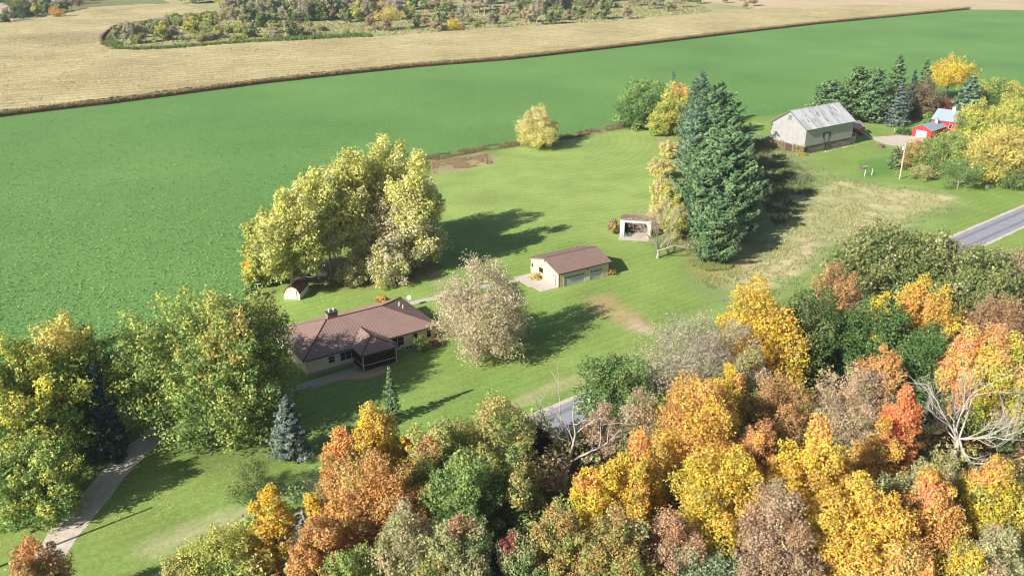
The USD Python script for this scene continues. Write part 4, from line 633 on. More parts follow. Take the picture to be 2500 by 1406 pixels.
# ------------------------------------------------------------------ trees
S = srgb
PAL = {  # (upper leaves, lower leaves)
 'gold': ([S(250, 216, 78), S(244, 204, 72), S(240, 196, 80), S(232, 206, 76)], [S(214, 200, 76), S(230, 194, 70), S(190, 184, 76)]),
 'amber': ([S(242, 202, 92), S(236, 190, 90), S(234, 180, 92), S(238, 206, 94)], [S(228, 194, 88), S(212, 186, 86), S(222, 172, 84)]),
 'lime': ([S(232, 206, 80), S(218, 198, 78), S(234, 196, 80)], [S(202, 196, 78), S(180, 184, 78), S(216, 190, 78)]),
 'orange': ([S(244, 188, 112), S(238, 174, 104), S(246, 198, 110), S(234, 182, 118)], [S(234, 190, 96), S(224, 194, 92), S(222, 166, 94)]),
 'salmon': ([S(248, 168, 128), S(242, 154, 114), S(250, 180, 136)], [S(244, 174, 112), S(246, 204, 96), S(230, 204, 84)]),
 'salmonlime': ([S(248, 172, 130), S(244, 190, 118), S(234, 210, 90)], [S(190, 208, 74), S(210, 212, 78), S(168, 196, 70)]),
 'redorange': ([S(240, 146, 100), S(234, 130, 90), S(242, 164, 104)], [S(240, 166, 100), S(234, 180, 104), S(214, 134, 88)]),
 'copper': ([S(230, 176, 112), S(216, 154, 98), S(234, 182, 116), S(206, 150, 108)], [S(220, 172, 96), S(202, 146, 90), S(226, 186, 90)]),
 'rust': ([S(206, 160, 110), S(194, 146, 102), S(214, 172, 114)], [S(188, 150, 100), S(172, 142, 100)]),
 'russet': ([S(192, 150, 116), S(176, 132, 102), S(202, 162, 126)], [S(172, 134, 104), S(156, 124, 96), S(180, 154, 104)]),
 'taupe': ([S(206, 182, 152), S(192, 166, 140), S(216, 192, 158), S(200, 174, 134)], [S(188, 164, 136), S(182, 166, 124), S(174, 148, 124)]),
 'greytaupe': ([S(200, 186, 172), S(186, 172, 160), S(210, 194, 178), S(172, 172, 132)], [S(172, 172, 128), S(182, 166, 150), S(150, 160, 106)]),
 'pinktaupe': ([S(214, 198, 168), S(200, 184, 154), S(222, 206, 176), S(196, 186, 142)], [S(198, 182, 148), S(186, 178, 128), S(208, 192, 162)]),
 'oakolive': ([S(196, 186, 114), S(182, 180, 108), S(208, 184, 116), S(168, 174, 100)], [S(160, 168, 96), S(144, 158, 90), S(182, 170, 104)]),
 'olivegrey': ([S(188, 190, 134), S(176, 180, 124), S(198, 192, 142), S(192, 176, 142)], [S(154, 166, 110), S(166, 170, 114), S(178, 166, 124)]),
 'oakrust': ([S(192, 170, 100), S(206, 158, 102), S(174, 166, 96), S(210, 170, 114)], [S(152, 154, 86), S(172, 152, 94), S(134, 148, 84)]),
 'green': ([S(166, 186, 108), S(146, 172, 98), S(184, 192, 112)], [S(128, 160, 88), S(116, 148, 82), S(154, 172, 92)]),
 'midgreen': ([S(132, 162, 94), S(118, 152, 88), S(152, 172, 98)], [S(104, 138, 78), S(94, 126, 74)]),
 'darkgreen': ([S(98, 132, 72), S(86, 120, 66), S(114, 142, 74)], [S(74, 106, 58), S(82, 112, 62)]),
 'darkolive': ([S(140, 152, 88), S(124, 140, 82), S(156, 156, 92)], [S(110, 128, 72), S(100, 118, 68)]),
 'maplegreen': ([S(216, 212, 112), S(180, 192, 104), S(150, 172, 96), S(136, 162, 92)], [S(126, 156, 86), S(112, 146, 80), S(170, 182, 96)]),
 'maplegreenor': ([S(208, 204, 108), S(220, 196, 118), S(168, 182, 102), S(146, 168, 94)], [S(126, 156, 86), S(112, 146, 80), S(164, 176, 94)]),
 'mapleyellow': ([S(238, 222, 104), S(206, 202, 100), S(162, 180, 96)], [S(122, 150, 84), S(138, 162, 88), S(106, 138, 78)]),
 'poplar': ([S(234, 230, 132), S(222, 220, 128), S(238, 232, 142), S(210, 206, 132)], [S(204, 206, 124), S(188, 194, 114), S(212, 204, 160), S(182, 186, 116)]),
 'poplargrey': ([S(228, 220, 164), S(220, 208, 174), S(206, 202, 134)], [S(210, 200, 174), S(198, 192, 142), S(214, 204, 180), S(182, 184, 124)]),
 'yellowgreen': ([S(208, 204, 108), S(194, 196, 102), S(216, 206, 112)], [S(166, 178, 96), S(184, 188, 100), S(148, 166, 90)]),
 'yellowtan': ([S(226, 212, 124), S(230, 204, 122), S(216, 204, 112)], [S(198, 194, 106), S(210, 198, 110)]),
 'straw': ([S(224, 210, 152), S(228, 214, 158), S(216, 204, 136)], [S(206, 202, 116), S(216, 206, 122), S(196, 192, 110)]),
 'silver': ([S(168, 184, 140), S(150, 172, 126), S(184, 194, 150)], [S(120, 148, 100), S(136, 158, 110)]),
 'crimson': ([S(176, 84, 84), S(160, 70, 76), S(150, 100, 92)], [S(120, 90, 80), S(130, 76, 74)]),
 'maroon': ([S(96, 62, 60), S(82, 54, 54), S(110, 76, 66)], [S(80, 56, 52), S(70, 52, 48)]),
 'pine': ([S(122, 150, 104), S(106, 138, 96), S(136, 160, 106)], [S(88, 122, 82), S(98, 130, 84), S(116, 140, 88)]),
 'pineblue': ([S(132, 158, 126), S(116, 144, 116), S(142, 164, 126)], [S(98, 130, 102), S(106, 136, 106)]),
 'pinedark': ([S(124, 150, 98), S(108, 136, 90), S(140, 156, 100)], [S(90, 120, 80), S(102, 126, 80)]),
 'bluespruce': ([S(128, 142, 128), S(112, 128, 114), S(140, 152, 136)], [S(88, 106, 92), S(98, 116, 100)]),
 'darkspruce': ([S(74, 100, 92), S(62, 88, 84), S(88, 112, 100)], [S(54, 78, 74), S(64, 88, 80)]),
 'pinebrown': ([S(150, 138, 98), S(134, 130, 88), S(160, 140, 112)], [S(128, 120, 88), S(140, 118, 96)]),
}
ALT = {'amber': ('lime', 'copper', 'gold'), 'gold': ('lime', 'amber'), 'lime': ('green', 'amber', 'yellowgreen'), 'orange': ('amber', 'oakolive'), 'copper': ('orange', 'oakrust', 'russet'), 'oakolive': ('green', 'oakrust', 'midgreen'), 'olivegrey': ('oakolive', 'taupe', 'midgreen'), 'oakrust': ('olivegrey', 'green', 'oakolive'), 'taupe': ('russet', 'olivegrey'), 'greytaupe': ('olivegrey', 'taupe'), 'russet': ('taupe', 'oakolive'), 'green': ('oakolive', 'midgreen'), 'darkgreen': ('midgreen', 'darkolive'), 'darkolive': ('midgreen', 'olivegrey'), 'salmon': ('orange', 'yellowtan'), 'rust': ('russet', 'oakrust'), 'midgreen': ('green', 'darkolive'), 'poplar': ('poplargrey', 'yellowgreen'), 'poplargrey': ('poplar', 'olivegrey')}
AUTUMN = ('gold', 'amber', 'lime', 'orange', 'salmon', 'salmonlime', 'copper', 'yellowtan', 'redorange')
def profile(kind, t):
    if kind == 'cone': return np.clip((1 - t) ** 0.62 * np.minimum(1, (t + 0.08) / 0.2), 0.05, 1)
    if kind == 'broad': return np.sqrt(np.clip(1 - ((t - 0.38) / 0.64) ** 2, 0.02, 1))
    if kind == 'tall': return np.clip(np.minimum(1, 0.35 + t * 2.2) * np.sqrt(np.clip(1 - ((t - 0.35) / 0.66) ** 2, 0.03, 1)), 0.1, 1)
    if kind == 'column': return np.clip(np.minimum(1, (t + 0.1) * 3) * np.minimum(1, (1.06 - t) * 2.2), 0.1, 1)
    return np.sqrt(np.clip(1 - ((t - 0.46) / 0.56) ** 2, 0.02, 1))
def wob(d, k): return np.sin(d[:, 0] * 1.9 + d[:, 1] * 1.3 + k * 2.4) * np.cos(d[:, 1] * 1.7 - d[:, 2] * 1.5 + k * 1.3) + 0.6 * np.sin(d[:, 2] * 2.3 - d[:, 0] * 1.1 + k * 3.7)
def lobes_of(kind, h, r, cb, lr, rng, n):
    out = []; z0 = h * cb; tries = 0
    lead = [(0.0, 0.0, 1.0, 1.0)]
    if h > 5 and kind != 'column':
        k0 = rng.integers(3, 6); a0 = rng.uniform(0, 6.28); lead = [(rng.uniform(-.12, .12), rng.uniform(-.12, .12), 0.72, 1.0)]
        for j in range(k0): aa = a0 + j * 6.283 / k0 + rng.uniform(-.35, .35); o = rng.uniform(0.36, 0.54); lead.append((o * np.cos(aa), o * np.sin(aa), rng.uniform(0.46, 0.64), rng.uniform(0.7, 0.95) if kind != 'cone' else rng.uniform(0.55, 0.85)))
    while len(out) < n and tries < n * 40:
        tries += 1
        lx, ly, lw, lh = lead[rng.integers(0, len(lead))]; t = rng.uniform(0, 1); f = profile(kind, t)
        if rng.uniform() > f + 0.15: continue
        a = rng.uniform(0, 2 * np.pi); q = lr * rng.choice([0.55, 0.8, 1.0, 1.25], p=[0.3, 0.3, 0.25, 0.15]) * rng.uniform(0.85, 1.15) * (0.8 + 0.3 * f); rad = max(0.0, r * lw * f - q * 0.45) * (rng.uniform() ** 0.36)
        z = z0 + q * 0.6 + t * (h * lh - z0 - q * 1.35); c = np.array([lx * r + rad * np.cos(a), ly * r + rad * np.sin(a), z])
        if any(np.linalg.norm(c - o[0]) < 0.62 * (q + o[1]) * 0.8 for o in out): continue
        out.append((c, q))
    return out
def crown(lobes, n, size, pal, h, rng, loose=0.0, mix=0.35, droop=0.0, tipped=None, spray=0.35):
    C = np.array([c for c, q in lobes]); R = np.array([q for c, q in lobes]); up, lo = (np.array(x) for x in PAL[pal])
    k = rng.choice(len(C), int(n * 1.7), p=R ** 2 / (R ** 2).sum()); d = rng.normal(size=(len(k), 3)); d /= np.linalg.norm(d, axis=1, keepdims=True)
    bump = 1.04 + 0.2 * wob(d * 2.6, k) + 0.17 * wob(d * 6.0, k * 1.7 + 5); rad = R[k] * bump * (1.0 - (0.3 + loose) * rng.uniform(0, 1, len(k)) ** 1.6)
    ax = C - [0, 0, h * 0.3]; ax /= np.linalg.norm(ax, axis=1, keepdims=True) + 1e-9; ax = ax[k]; p = C[k] + (d * [1, 1, 0.9] + ax * (d * ax).sum(1, keepdims=True) * spray) * rad[:, None]
    if droop: p[:, 2] -= droop * R[k] * rng.uniform(0, 1, len(k)) ** 2 * (d[:, 2] < 0.3)
    kk = min(5, len(C)); dd, ii = scipy.spatial.cKDTree(C).query(p, k=kk); dist = np.where(ii == k[:, None], 9, dd / R[ii])
    ok = (dist.min(1) > 0.66 - loose * 0.3) & (p[:, 2] > 0.2) & ((d[:, 2] > -0.55) | (rng.uniform(0, 1, len(k)) < 0.35)); idx = np.nonzero(ok)[0][:n]
    p, d, k = p[idx], d[idx], k[idx]
    nrm = d * 0.7 + [0, 0, 0.3] + rng.normal(0, 0.7, d.shape)
    v, f = tris(p, nrm, size * rng.uniform(0.65, 1.35, len(p)), rng)
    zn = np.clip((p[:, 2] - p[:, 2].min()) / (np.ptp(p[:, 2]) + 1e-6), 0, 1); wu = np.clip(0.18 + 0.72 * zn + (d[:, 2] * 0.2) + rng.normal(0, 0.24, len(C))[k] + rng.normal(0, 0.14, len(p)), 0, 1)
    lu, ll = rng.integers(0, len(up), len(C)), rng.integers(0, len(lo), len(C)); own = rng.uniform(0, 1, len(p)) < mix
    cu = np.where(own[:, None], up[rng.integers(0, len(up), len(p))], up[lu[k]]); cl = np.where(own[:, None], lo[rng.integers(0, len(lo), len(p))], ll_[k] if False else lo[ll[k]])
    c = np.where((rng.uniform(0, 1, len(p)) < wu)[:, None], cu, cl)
    if pal in ALT:
        alt = ALT[pal][rng.integers(0, len(ALT[pal]))]; A3 = np.array(PAL[alt][0] + PAL[alt][1]); fr = np.where(rng.uniform(0, 1, len(C)) < 0.3, rng.uniform(0.45, 0.95, len(C)), 0.06)[k]; c = np.where((rng.uniform(0, 1, len(p)) < fr)[:, None], A3[rng.integers(0, len(A3), len(p))], c)
    if pal in AUTUMN:
        g = rng.uniform(0, 1, len(p)); gl = rng.uniform(0.02, 0.24, len(C))[k]; ol = np.array(PAL['oakolive'][0] + PAL['oakolive'][1] + PAL['russet'][0]); c = np.where((g < gl)[:, None], ol[rng.integers(0, len(ol), len(p))], c)
    lobe_b = rng.uniform(0.84, 1.12, len(C)); c = np.clip(c * (lobe_b[k] * rng.uniform(0.78, 1.2, len(p)))[:, None], 0.003, 0.93)
    return v, f, c
def limbs(h, r, lobes, rng, tr, cb, nb=14, lean=(0, 0)):
    ms = [tube(np.array([[0, 0, -0.2], [0, 0, h * 0.06], [lean[0] * .4, lean[1] * .4, h * max(cb, 0.25)], [lean[0], lean[1], h * 0.72]]), np.array([tr * 1.35, tr, tr * 0.8, tr * 0.22]), 8)]
    br = []
    for c, q in [lobes[i] for i in rng.permutation(len(lobes))[:nb]]:
        z0 = max(h * 0.12, min(c[2] * 0.62, h * 0.6)); a = np.array([lean[0] * z0 / h, lean[1] * z0 / h, z0]); m = (a + c) / 2 + [0, 0, -0.08 * np.linalg.norm(c - a)]
        w = tr * rng.uniform(0.25, 0.42); br.append(tube(np.array([a, m, c]), np.array([w, w * 0.7, w * 0.2]), 5))
        for _ in range(2): e = c + rng.normal(0, 0.55, 3) * q; br.append(tube(np.array([m, (m + e) / 2 + rng.normal(0, .1, 3), e]), np.array([w * 0.5, w * 0.3, 0.02]), 4))
    return cat_mesh(ms), cat_mesh(br)
DENS = 1.0
def tree(name, label, px, py, h, w, pal, kind='round', cb=0.2, n=22000, size=0.3, lobe=0.26, nl=46, seed=1, group=None, base=False, loose=0.0, bark=None, droop=0.0, patches=(), mix=0.35, cat='tree', spray=0.45):
    """px, py: crown top in the photograph (or the foot, if base); w: crown width there in photo pixels"""
    nl = int(nl * 1.5); near = py > 640 and h > 5; size = size * (0.67 if near else 0.84); n = int(n * (1.2 if near and n < 40000 else 0.85 if h > 12 else 1.0)); loose = loose + 0.08; p = at(px, py, 0.0 if base else h); r = w * (0.62 if h > 5 and kind != 'column' else 0.54) * depth_of(*p, h * 0.55) / F; rng = np.random.default_rng(seed * 7 + 13)
    lb = lobes_of(kind, h, r, cb, r * lobe, rng, nl); t = thing(name, label, cat, (*p, 0), 0, group)
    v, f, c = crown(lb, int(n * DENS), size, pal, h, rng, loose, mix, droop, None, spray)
    if patches:                                     # a limb that has turned another colour
        m = v.reshape(-1, 3, 3).mean(1)
        for (dx, dy, dz, rr, pp) in patches:
            sel = (np.linalg.norm(m - [dx * r, dy * r, dz * h], axis=1) < rr * r * rng.uniform(0.75, 1.1, len(m))) & (rng.uniform(0, 1, len(m)) < 0.85); cc = np.array(PAL[pp][0]); c[sel] = cc[rng.integers(0, len(cc), sel.sum())] * rng.uniform(0.8, 1.15, (sel.sum(), 1))
    tk, br = limbs(h, r, lb, rng, max(0.12, h * 0.017), cb)
    if bark is BARK_PALE and h > 8:
        kk = rng.integers(0, len(lb), 260); tw = []
        for q_ in kk:
            c_, r_ = lb[q_]; d_ = rng.normal(size=3); d_[2] = abs(d_[2]); d_ /= np.linalg.norm(d_); d_ += 0.5 * (c_ - [0, 0, h * .4]) / (np.linalg.norm(c_ - [0, 0, h * .4]) + 1e-6); e_ = c_ + d_ * r_ * rng.uniform(0.8, 1.25); tw.append(tube(np.array([c_, (c_ + e_) / 2 + rng.normal(0, .08, 3), e_]), np.array([0.05, 0.03, 0.012]), 3))
        br = cat_mesh([br] + tw)
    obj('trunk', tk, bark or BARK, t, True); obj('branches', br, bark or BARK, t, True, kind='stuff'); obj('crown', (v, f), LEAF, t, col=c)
    return t
def conifer_mesh(h, r, pal, rng, tiers=26, per=8, nn=52, size=0.3, power=0.85, sweep=0.12, bare=0.06, upturn=0.25, ragged=0.35):
    up, lo = (np.array(x) for x in PAL[pal]); P, N, K, br, Z = [], [], [], [], []
    for i, tz in enumerate(np.linspace(bare, 0.985, tiers)):
        L = r * (1 - tz) ** power * np.minimum(1, 0.55 + tz * 3) + 0.12
        for a in np.arange(per) * 2 * np.pi / per + rng.uniform(0, 6.28):
            l = L * rng.uniform(1 - ragged, 1 + ragged * 0.6); a += rng.normal(0, 0.2); d = np.array([np.cos(a), np.sin(a), 0]); z = h * tz + rng.normal(0, 0.015) * h
            if rng.uniform() < 0.05: continue
            m = max(6, int(nn * (0.25 + 0.75 * l / r))); s = rng.uniform(0.15, 1, m) ** 0.75; side = rng.normal(0, 0.16, m) * l * (1.15 - s * 0.6)
            hz = z - sweep * l * s + upturn * l * s ** 2.4 + rng.normal(0, 0.035, m) * l; q = np.cross([0, 0, 1.0], d)
            P.append(d * (s * l)[:, None] + q * side[:, None] + np.c_[np.zeros((m, 2)), hz]); N.append(np.array([0, 0, 1.0]) * 0.75 + d * 0.35 + rng.normal(0, 0.42, (m, 3))); K.append(np.full(m, rng.integers(0, 1000))); Z.append(s)
            if i % 2 == 0: br.append(tube(np.array([[0, 0, z], d * l * 0.5 + [0, 0, z - sweep * l * .5 + upturn * l * 0.19], d * l * 0.92 + [0, 0, z - sweep * l * .9 + upturn * l * .8]]), np.array([0.06, 0.04, 0.012]) * (h / 18 + 0.3), 3))
    P, N, K, Z = np.vstack(P), np.vstack(N), np.concatenate(K), np.concatenate(Z)
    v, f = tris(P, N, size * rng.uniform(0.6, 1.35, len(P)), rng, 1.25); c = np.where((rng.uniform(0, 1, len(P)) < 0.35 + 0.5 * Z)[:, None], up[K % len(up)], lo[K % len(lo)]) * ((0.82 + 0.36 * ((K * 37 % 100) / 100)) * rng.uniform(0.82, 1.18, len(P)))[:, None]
    tk = tube(np.array([[0, 0, -0.2], [0, 0, h * 0.05], [0, 0, h * 0.6], [0, 0, h * 0.99]]), np.array([h * .02, h * .0155, h * .008, 0.02]), 8)
    return v, f, np.clip(c, 0.003, 0.9), tk, cat_mesh(br)
def conifer(name, label, px, py, h, w, pal, seed=1, group=None, base=False, **kw):
    p = at(px, py, 0.0 if base else h); r = w / 2 * depth_of(*p, h * 0.3) / F; rng = np.random.default_rng(seed * 11 + 5); v, f, c, tk, br = conifer_mesh(h, r, pal, rng, **kw)
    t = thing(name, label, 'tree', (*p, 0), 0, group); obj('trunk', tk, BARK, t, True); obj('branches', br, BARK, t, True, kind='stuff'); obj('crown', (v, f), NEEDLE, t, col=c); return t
def bare_mesh(h, spread, rng, tr, forks=7, levels=3, start=0.35, flat=0.6, kids=4, curve=0.12, lean=(0, 0)):
    out, tips = [], []; trunk = tube(np.array([[0, 0, -0.2], [lean[0] * .3, lean[1] * .3, h * start * .5], [lean[0], lean[1], h * start]]), np.array([tr * 1.3, tr, tr * 0.85]), 9)
    def grow(p, d, l, w, lev):
        pts = [p]; dd = d.copy(); nseg = 4
        for _ in range(nseg): dd = dd + rng.normal(0, curve, 3) + [0, 0, 0.05]; dd /= np.linalg.norm(dd); pts.append(pts[-1] + dd * l / nseg)
        out.append(tube(np.array(pts), np.linspace(w, w * 0.42 if lev else 0.012, nseg + 1), 6 if lev > 1 else 4)); tips.append((pts[-1], pts[2]))
        if lev == 0: return
        for k in range(kids):
            s = pts[1 + (k % (nseg - 0))] if k else pts[-1]; e = dd + rng.normal(0, 0.55, 3) + [0, 0, 0.12]; e /= np.linalg.norm(e); grow(s, e, l * rng.uniform(0.42, 0.72), w * 0.45, lev - 1)
    for k in range(forks):
        a = k * 2 * np.pi / forks + rng.uniform(-0.4, 0.4); el = rng.uniform(flat * 0.4, 1.4); d = np.array([np.cos(a) * np.cos(el), np.sin(a) * np.cos(el), np.sin(el)])
        l = (h * (1 - start)) * 0.62 * np.sin(el) + spread * 0.62 * np.cos(el); grow(np.array([lean[0], lean[1], h * start * rng.uniform(0.88, 1.0)]), d, l, tr * rng.uniform(0.4, 0.62), levels)
    return trunk, cat_mesh(out), np.array([t for t, m in tips] + [m for t, m in tips])
def bare_tree(name, label, px, py, h, w, seed=1, bark=None, pal=None, n=0, size=0.16, base=True, tr=None, cat='tree', group=None, **kw):
    p = at(px, py, 0.0 if base else h); r = w / 2 * depth_of(*p, h * 0.5) / F; rng = np.random.default_rng(seed * 5 + 3); tk, br, tips = bare_mesh(h, r, rng, tr or h * 0.022, **kw)
    t = thing(name, label, cat, (*p, 0), 0, group); obj('trunk', tk, bark or BARK_PALE, t, True); obj('branches', br, bark or BARK_PALE, t, True)
    if n:
        q = tips[rng.integers(0, len(tips), n)] + rng.normal(0, 0.09 * r, (n, 3)); q = q[q[:, 2] > 0.2]; v, f = tris(q, rng.normal(size=q.shape) + [0, 0, 0.4], size * rng.uniform(0.6, 1.4, len(q)), rng)
        obj('crown', (v, f), LEAF, t, col=pick(PAL[pal][0] + PAL[pal][1], len(f), rng))
    return t

# --- forest along the road, nearest the camera
T = tree
T('maple_tree', 'tall bright golden maple beside the lawn right of the grey oak', 1880, 668, 19, 250, 'gold', 'cone', 0.12, 34000, 0.3, 0.25, 70, seed=1, patches=((-0.3, -0.6, 0.3, 0.5, 'amber'),))
T('oak_tree', 'dark green oak directly right of the tall golden maple', 2010, 700, 16, 170, 'darkgreen', 'round', 0.15, 24000, 0.28, 0.28, 40, seed=2)
T('oak_tree', 'dark green oak between the golden maple and the gold orange maple', 2165, 730, 15, 160, 'darkgreen', 'round', 0.12, 24000, 0.28, 0.28, 40, seed=3)
T('oak_tree', 'small rust red oak at the left tip of the broad olive oaks', 2048, 645, 15, 104, 'rust', 'broad', 0.3, 12000, 0.26, 0.3, 26, seed=4)
T('oak_tree', 'broad olive green oak hiding the road at its left end', 2175, 556, 14, 250, 'darkolive', 'broad', 0.15, 27000, 0.36, 0.2, 70, seed=5, loose=0.05)
T('oak_tree', 'broad olive green oak just below the visible stretch of road', 2330, 578, 14, 250, 'darkolive', 'broad', 0.15, 27000, 0.36, 0.2, 70, seed=6, loose=0.05)
T('oak_tree', 'olive green oak low right below the broad oaks', 2395, 650, 14, 170, 'darkolive', 'broad', 0.15, 20000, 0.32, 0.22, 50, seed=7)
T('maple_tree', 'gold orange maple under the broad olive oaks', 2275, 682, 16, 145, 'amber', 'round', 0.15, 22000, 0.27, 0.27, 40, seed=8, patches=((-0.4, -0.2, 0.8, 0.45, 'orange'),))
T('maple_tree', 'small yellow maple peeking between two dark green oaks', 2160, 694, 17, 70, 'gold', 'round', 0.3, 8000, 0.26, 0.34, 18, seed=9)
T('oak_tree', 'dark green oak left of the salmon maple', 2292, 792, 15, 150, 'darkgreen', 'round', 0.12, 24000, 0.26, 0.27, 42, seed=10)
T('maple_tree', 'brown orange maple in front of the dark green oaks', 2155, 835, 15, 112, 'copper', 'round', 0.15, 18000, 0.25, 0.3, 32, seed=11)
T('oak_tree', 'wide taupe half bare oak below the brown orange maple', 2100, 905, 13, 190, 'taupe', 'broad', 0.2, 22000, 0.2, 0.22, 55, seed=12, loose=0.25, bark=BARK_PALE)
T('maple_tree', 'narrow salmon pink maple above the dead white tree', 2372, 785, 17, 96, 'salmon', 'column', 0.12, 22000, 0.25, 0.36, 40, seed=13)
T('maple_tree', 'lime maple with a salmon top at the right edge', 2462, 780, 18, 130, 'salmonlime', 'tall', 0.08, 27000, 0.25, 0.3, 46, seed=14)
T('oak_tree', 'russet oak above the salmon maples at the right edge', 2450, 712, 14, 150, 'russet', 'broad', 0.2, 18000, 0.22, 0.25, 44, seed=15, loose=0.2)
T('oak_tree', 'grey brown brushy oak at the right edge below the road', 2490, 612, 9, 150, 'taupe', 'broad', 0.1, 14000, 0.22, 0.25, 40, seed=16, loose=0.25)
T('maple_tree', 'fiery red orange maple left of the dead white tree', 2218, 935, 15, 82, 'redorange', 'column', 0.1, 19000, 0.23, 0.36, 36, seed=17)
T('maple_tree', 'small peach coloured maple below the red orange maple', 2168, 1020, 12, 92, 'orange', 'round', 0.15, 13000, 0.22, 0.32, 26, seed=18, loose=0.15)
T('maple_tree', 'large amber maple with an orange peak in the middle of the forest', 2005, 1008, 18, 220, 'amber', 'cone', 0.1, 36000, 0.26, 0.24, 74, seed=19, patches=((0.1, 0.1, 0.95, 0.4, 'orange'), (-0.35, 0, 0.85, 0.25, 'lime')))
T('maple_tree', 'amber maple lower right of the orange peaked maple', 2118, 1165, 15, 190, 'amber', 'round', 0.1, 30000, 0.25, 0.25, 60, seed=20)
T('oak_tree', 'big tan brown half bare oak at the bottom centre right', 1912, 1180, 15, 200, 'taupe', 'round', 0.1, 32000, 0.2, 0.23, 62, seed=21, loose=0.2, bark=BARK_PALE)
T('maple_tree', 'lime yellow maple between the amber maples and the brown oak', 1775, 1085, 15, 215, 'lime', 'round', 0.1, 31000, 0.25, 0.24, 62, seed=22)
T('maple_tree', 'golden dome shaped maple left of the orange peaked maple', 1712, 932, 16, 220, 'amber', 'round', 0.12, 31000, 0.26, 0.24, 62, seed=23, patches=((0, -.2, 0.5, 0.5, 'lime'),))
T('oak_tree', 'big grey half bare oak beside the lawn', 1705, 768, 15, 240, 'greytaupe', 'broad', 0.12, 30000, 0.2, 0.2, 76, seed=24, loose=0.3, bark=BARK_PALE)
T('oak_tree', 'mid green oak at the lawn edge left of the grey oak', 1508, 856, 12, 168, 'midgreen', 'broad', 0.12, 22000, 0.26, 0.22, 56, seed=25)
T('maple_tree', 'small grey green oak between the grey oak and the golden maple', 1835, 850, 12, 120, 'olivegrey', 'round', 0.15, 14000, 0.24, 0.28, 32, seed=26)
T('maple_tree', 'orange gold maple left of the golden dome maple', 1560, 1040, 15, 150, 'amber', 'cone', 0.1, 26000, 0.25, 0.28, 50, seed=27, patches=((0, 0, 0.9, 0.6, 'orange'), (-.5, -.4, .4, .5, 'gold')))
T('maple_tree', 'yellow orange maple right of the leaning dead trunk', 1468, 1125, 12, 120, 'gold', 'round', 0.1, 17000, 0.23, 0.3, 34, seed=28, patches=((-.4, -.2, 0.8, 0.45, 'orange'),))
T('maple_tree', 'small yellow and orange maple under the grey half bare oak', 1790, 895, 12, 92, 'gold', 'round', 0.15, 10000, 0.24, 0.32, 22, seed=29, patches=((0.5, 0, 0.8, 0.6, 'orange'),))
T('oak_tree', 'brown oak between the dome maple and the orange peaked maple', 1862, 1015, 13, 104, 'copper', 'round', 0.1, 15000, 0.22, 0.3, 32, seed=30, loose=0.15)
T('oak_tree', 'reddish brown oak below the tall golden maple', 1925, 915, 12, 130, 'rust', 'round', 0.1, 16000, 0.22, 0.28, 38, seed=31, loose=0.15)
T('oak_tree', 'russet brown oak left of the big tan oak near the bottom', 1660, 1255, 11, 160, 'russet', 'round', 0.1, 22000, 0.19, 0.25, 50, seed=32, loose=0.25)
T('willow_tree', 'silvery green tree at the bottom edge below the russet oak', 1715, 1335, 9, 180, 'silver', 'round', 0.08, 20000, 0.2, 0.25, 46, seed=33)
T('maple_tree', 'peach orange maple at lower right below the dead white tree', 2300, 1150, 14, 145, 'orange', 'round', 0.1, 24000, 0.23, 0.27, 46, seed=34, patches=((-0.2, 0, 0.8, 0.5, 'salmon'),))
T('maple_tree', 'yellow orange mottled maple at the right edge below the dead tree', 2440, 1110, 13, 150, 'lime', 'round', 0.1, 23000, 0.23, 0.26, 48, seed=35, patches=((-.2, .1, 0.85, 0.6, 'orange'),))
T('oak_tree', 'pale olive oak at the foot of the dead white tree', 2300, 1125, 10, 150, 'olivegrey', 'broad', 0.1, 18000, 0.22, 0.26, 44, seed=36)
T('oak_tree', 'shaded dark olive oak right of the lower amber maple', 2215, 1165, 11, 130, 'darkolive', 'round', 0.1, 18000, 0.23, 0.28, 40, seed=37)
T('oak_tree', 'pale grey green oak in the bottom right corner', 2450, 1275, 12, 170, 'olivegrey', 'round', 0.1, 24000, 0.2, 0.25, 50, seed=38, loose=0.2)
T('maple_tree', 'yellow orange maple at the bottom edge right of the lower amber maple', 2235, 1325, 11, 180, 'orange', 'round', 0.1, 22000, 0.22, 0.26, 48, seed=39)
T('maple_tree', 'dull yellow maple at the bottom between the orange one and the corner', 2370, 1330, 10, 150, 'lime', 'round', 0.1, 18000, 0.21, 0.27, 42, seed=40)
T('oak_tree', 'rusty olive oak below the leaning dead trunk', 1372, 1208, 13, 140, 'oakrust', 'round', 0.1, 23000, 0.22, 0.27, 46, seed=41)
T('oak_tree', 'olive oak with orange tips left of the russet oak', 1500, 1238, 12, 150, 'oakrust', 'round', 0.1, 22000, 0.22, 0.27, 46, seed=42)
T('oak_tree', 'broad olive tan oak in front of the lawn at centre', 1200, 976, 15, 205, 'oakolive', 'broad', 0.1, 30000, 0.24, 0.22, 66, seed=43)
T('oak_tree', 'olive oak left of the broad olive tan oak', 1070, 1030, 14, 150, 'oakolive', 'broad', 0.1, 23000, 0.24, 0.25, 50, seed=44, patches=((-0.3, -0.2, 0.8, 0.4, 'rust'),))
T('maple_tree', 'bright green maple in the middle of the olive oaks', 1125, 1112, 14, 170, 'green', 'round', 0.1, 27000, 0.24, 0.26, 54, seed=45)
T('oak_tree', 'olive oak below right of the broad olive tan oak', 1265, 1090, 13, 120, 'oakolive', 'round', 0.1, 19000, 0.23, 0.28, 40, seed=46)
T('maple_tree', 'bright gold maple standing against the lawn shadow', 910, 980, 14, 120, 'gold', 'tall', 0.1, 24000, 0.24, 0.3, 46, seed=47)
T('maple_tree', 'slim gold maple beside the bright gold maple', 992, 1040, 12, 58, 'gold', 'column', 0.1, 9000, 0.23, 0.4, 22, seed=48)
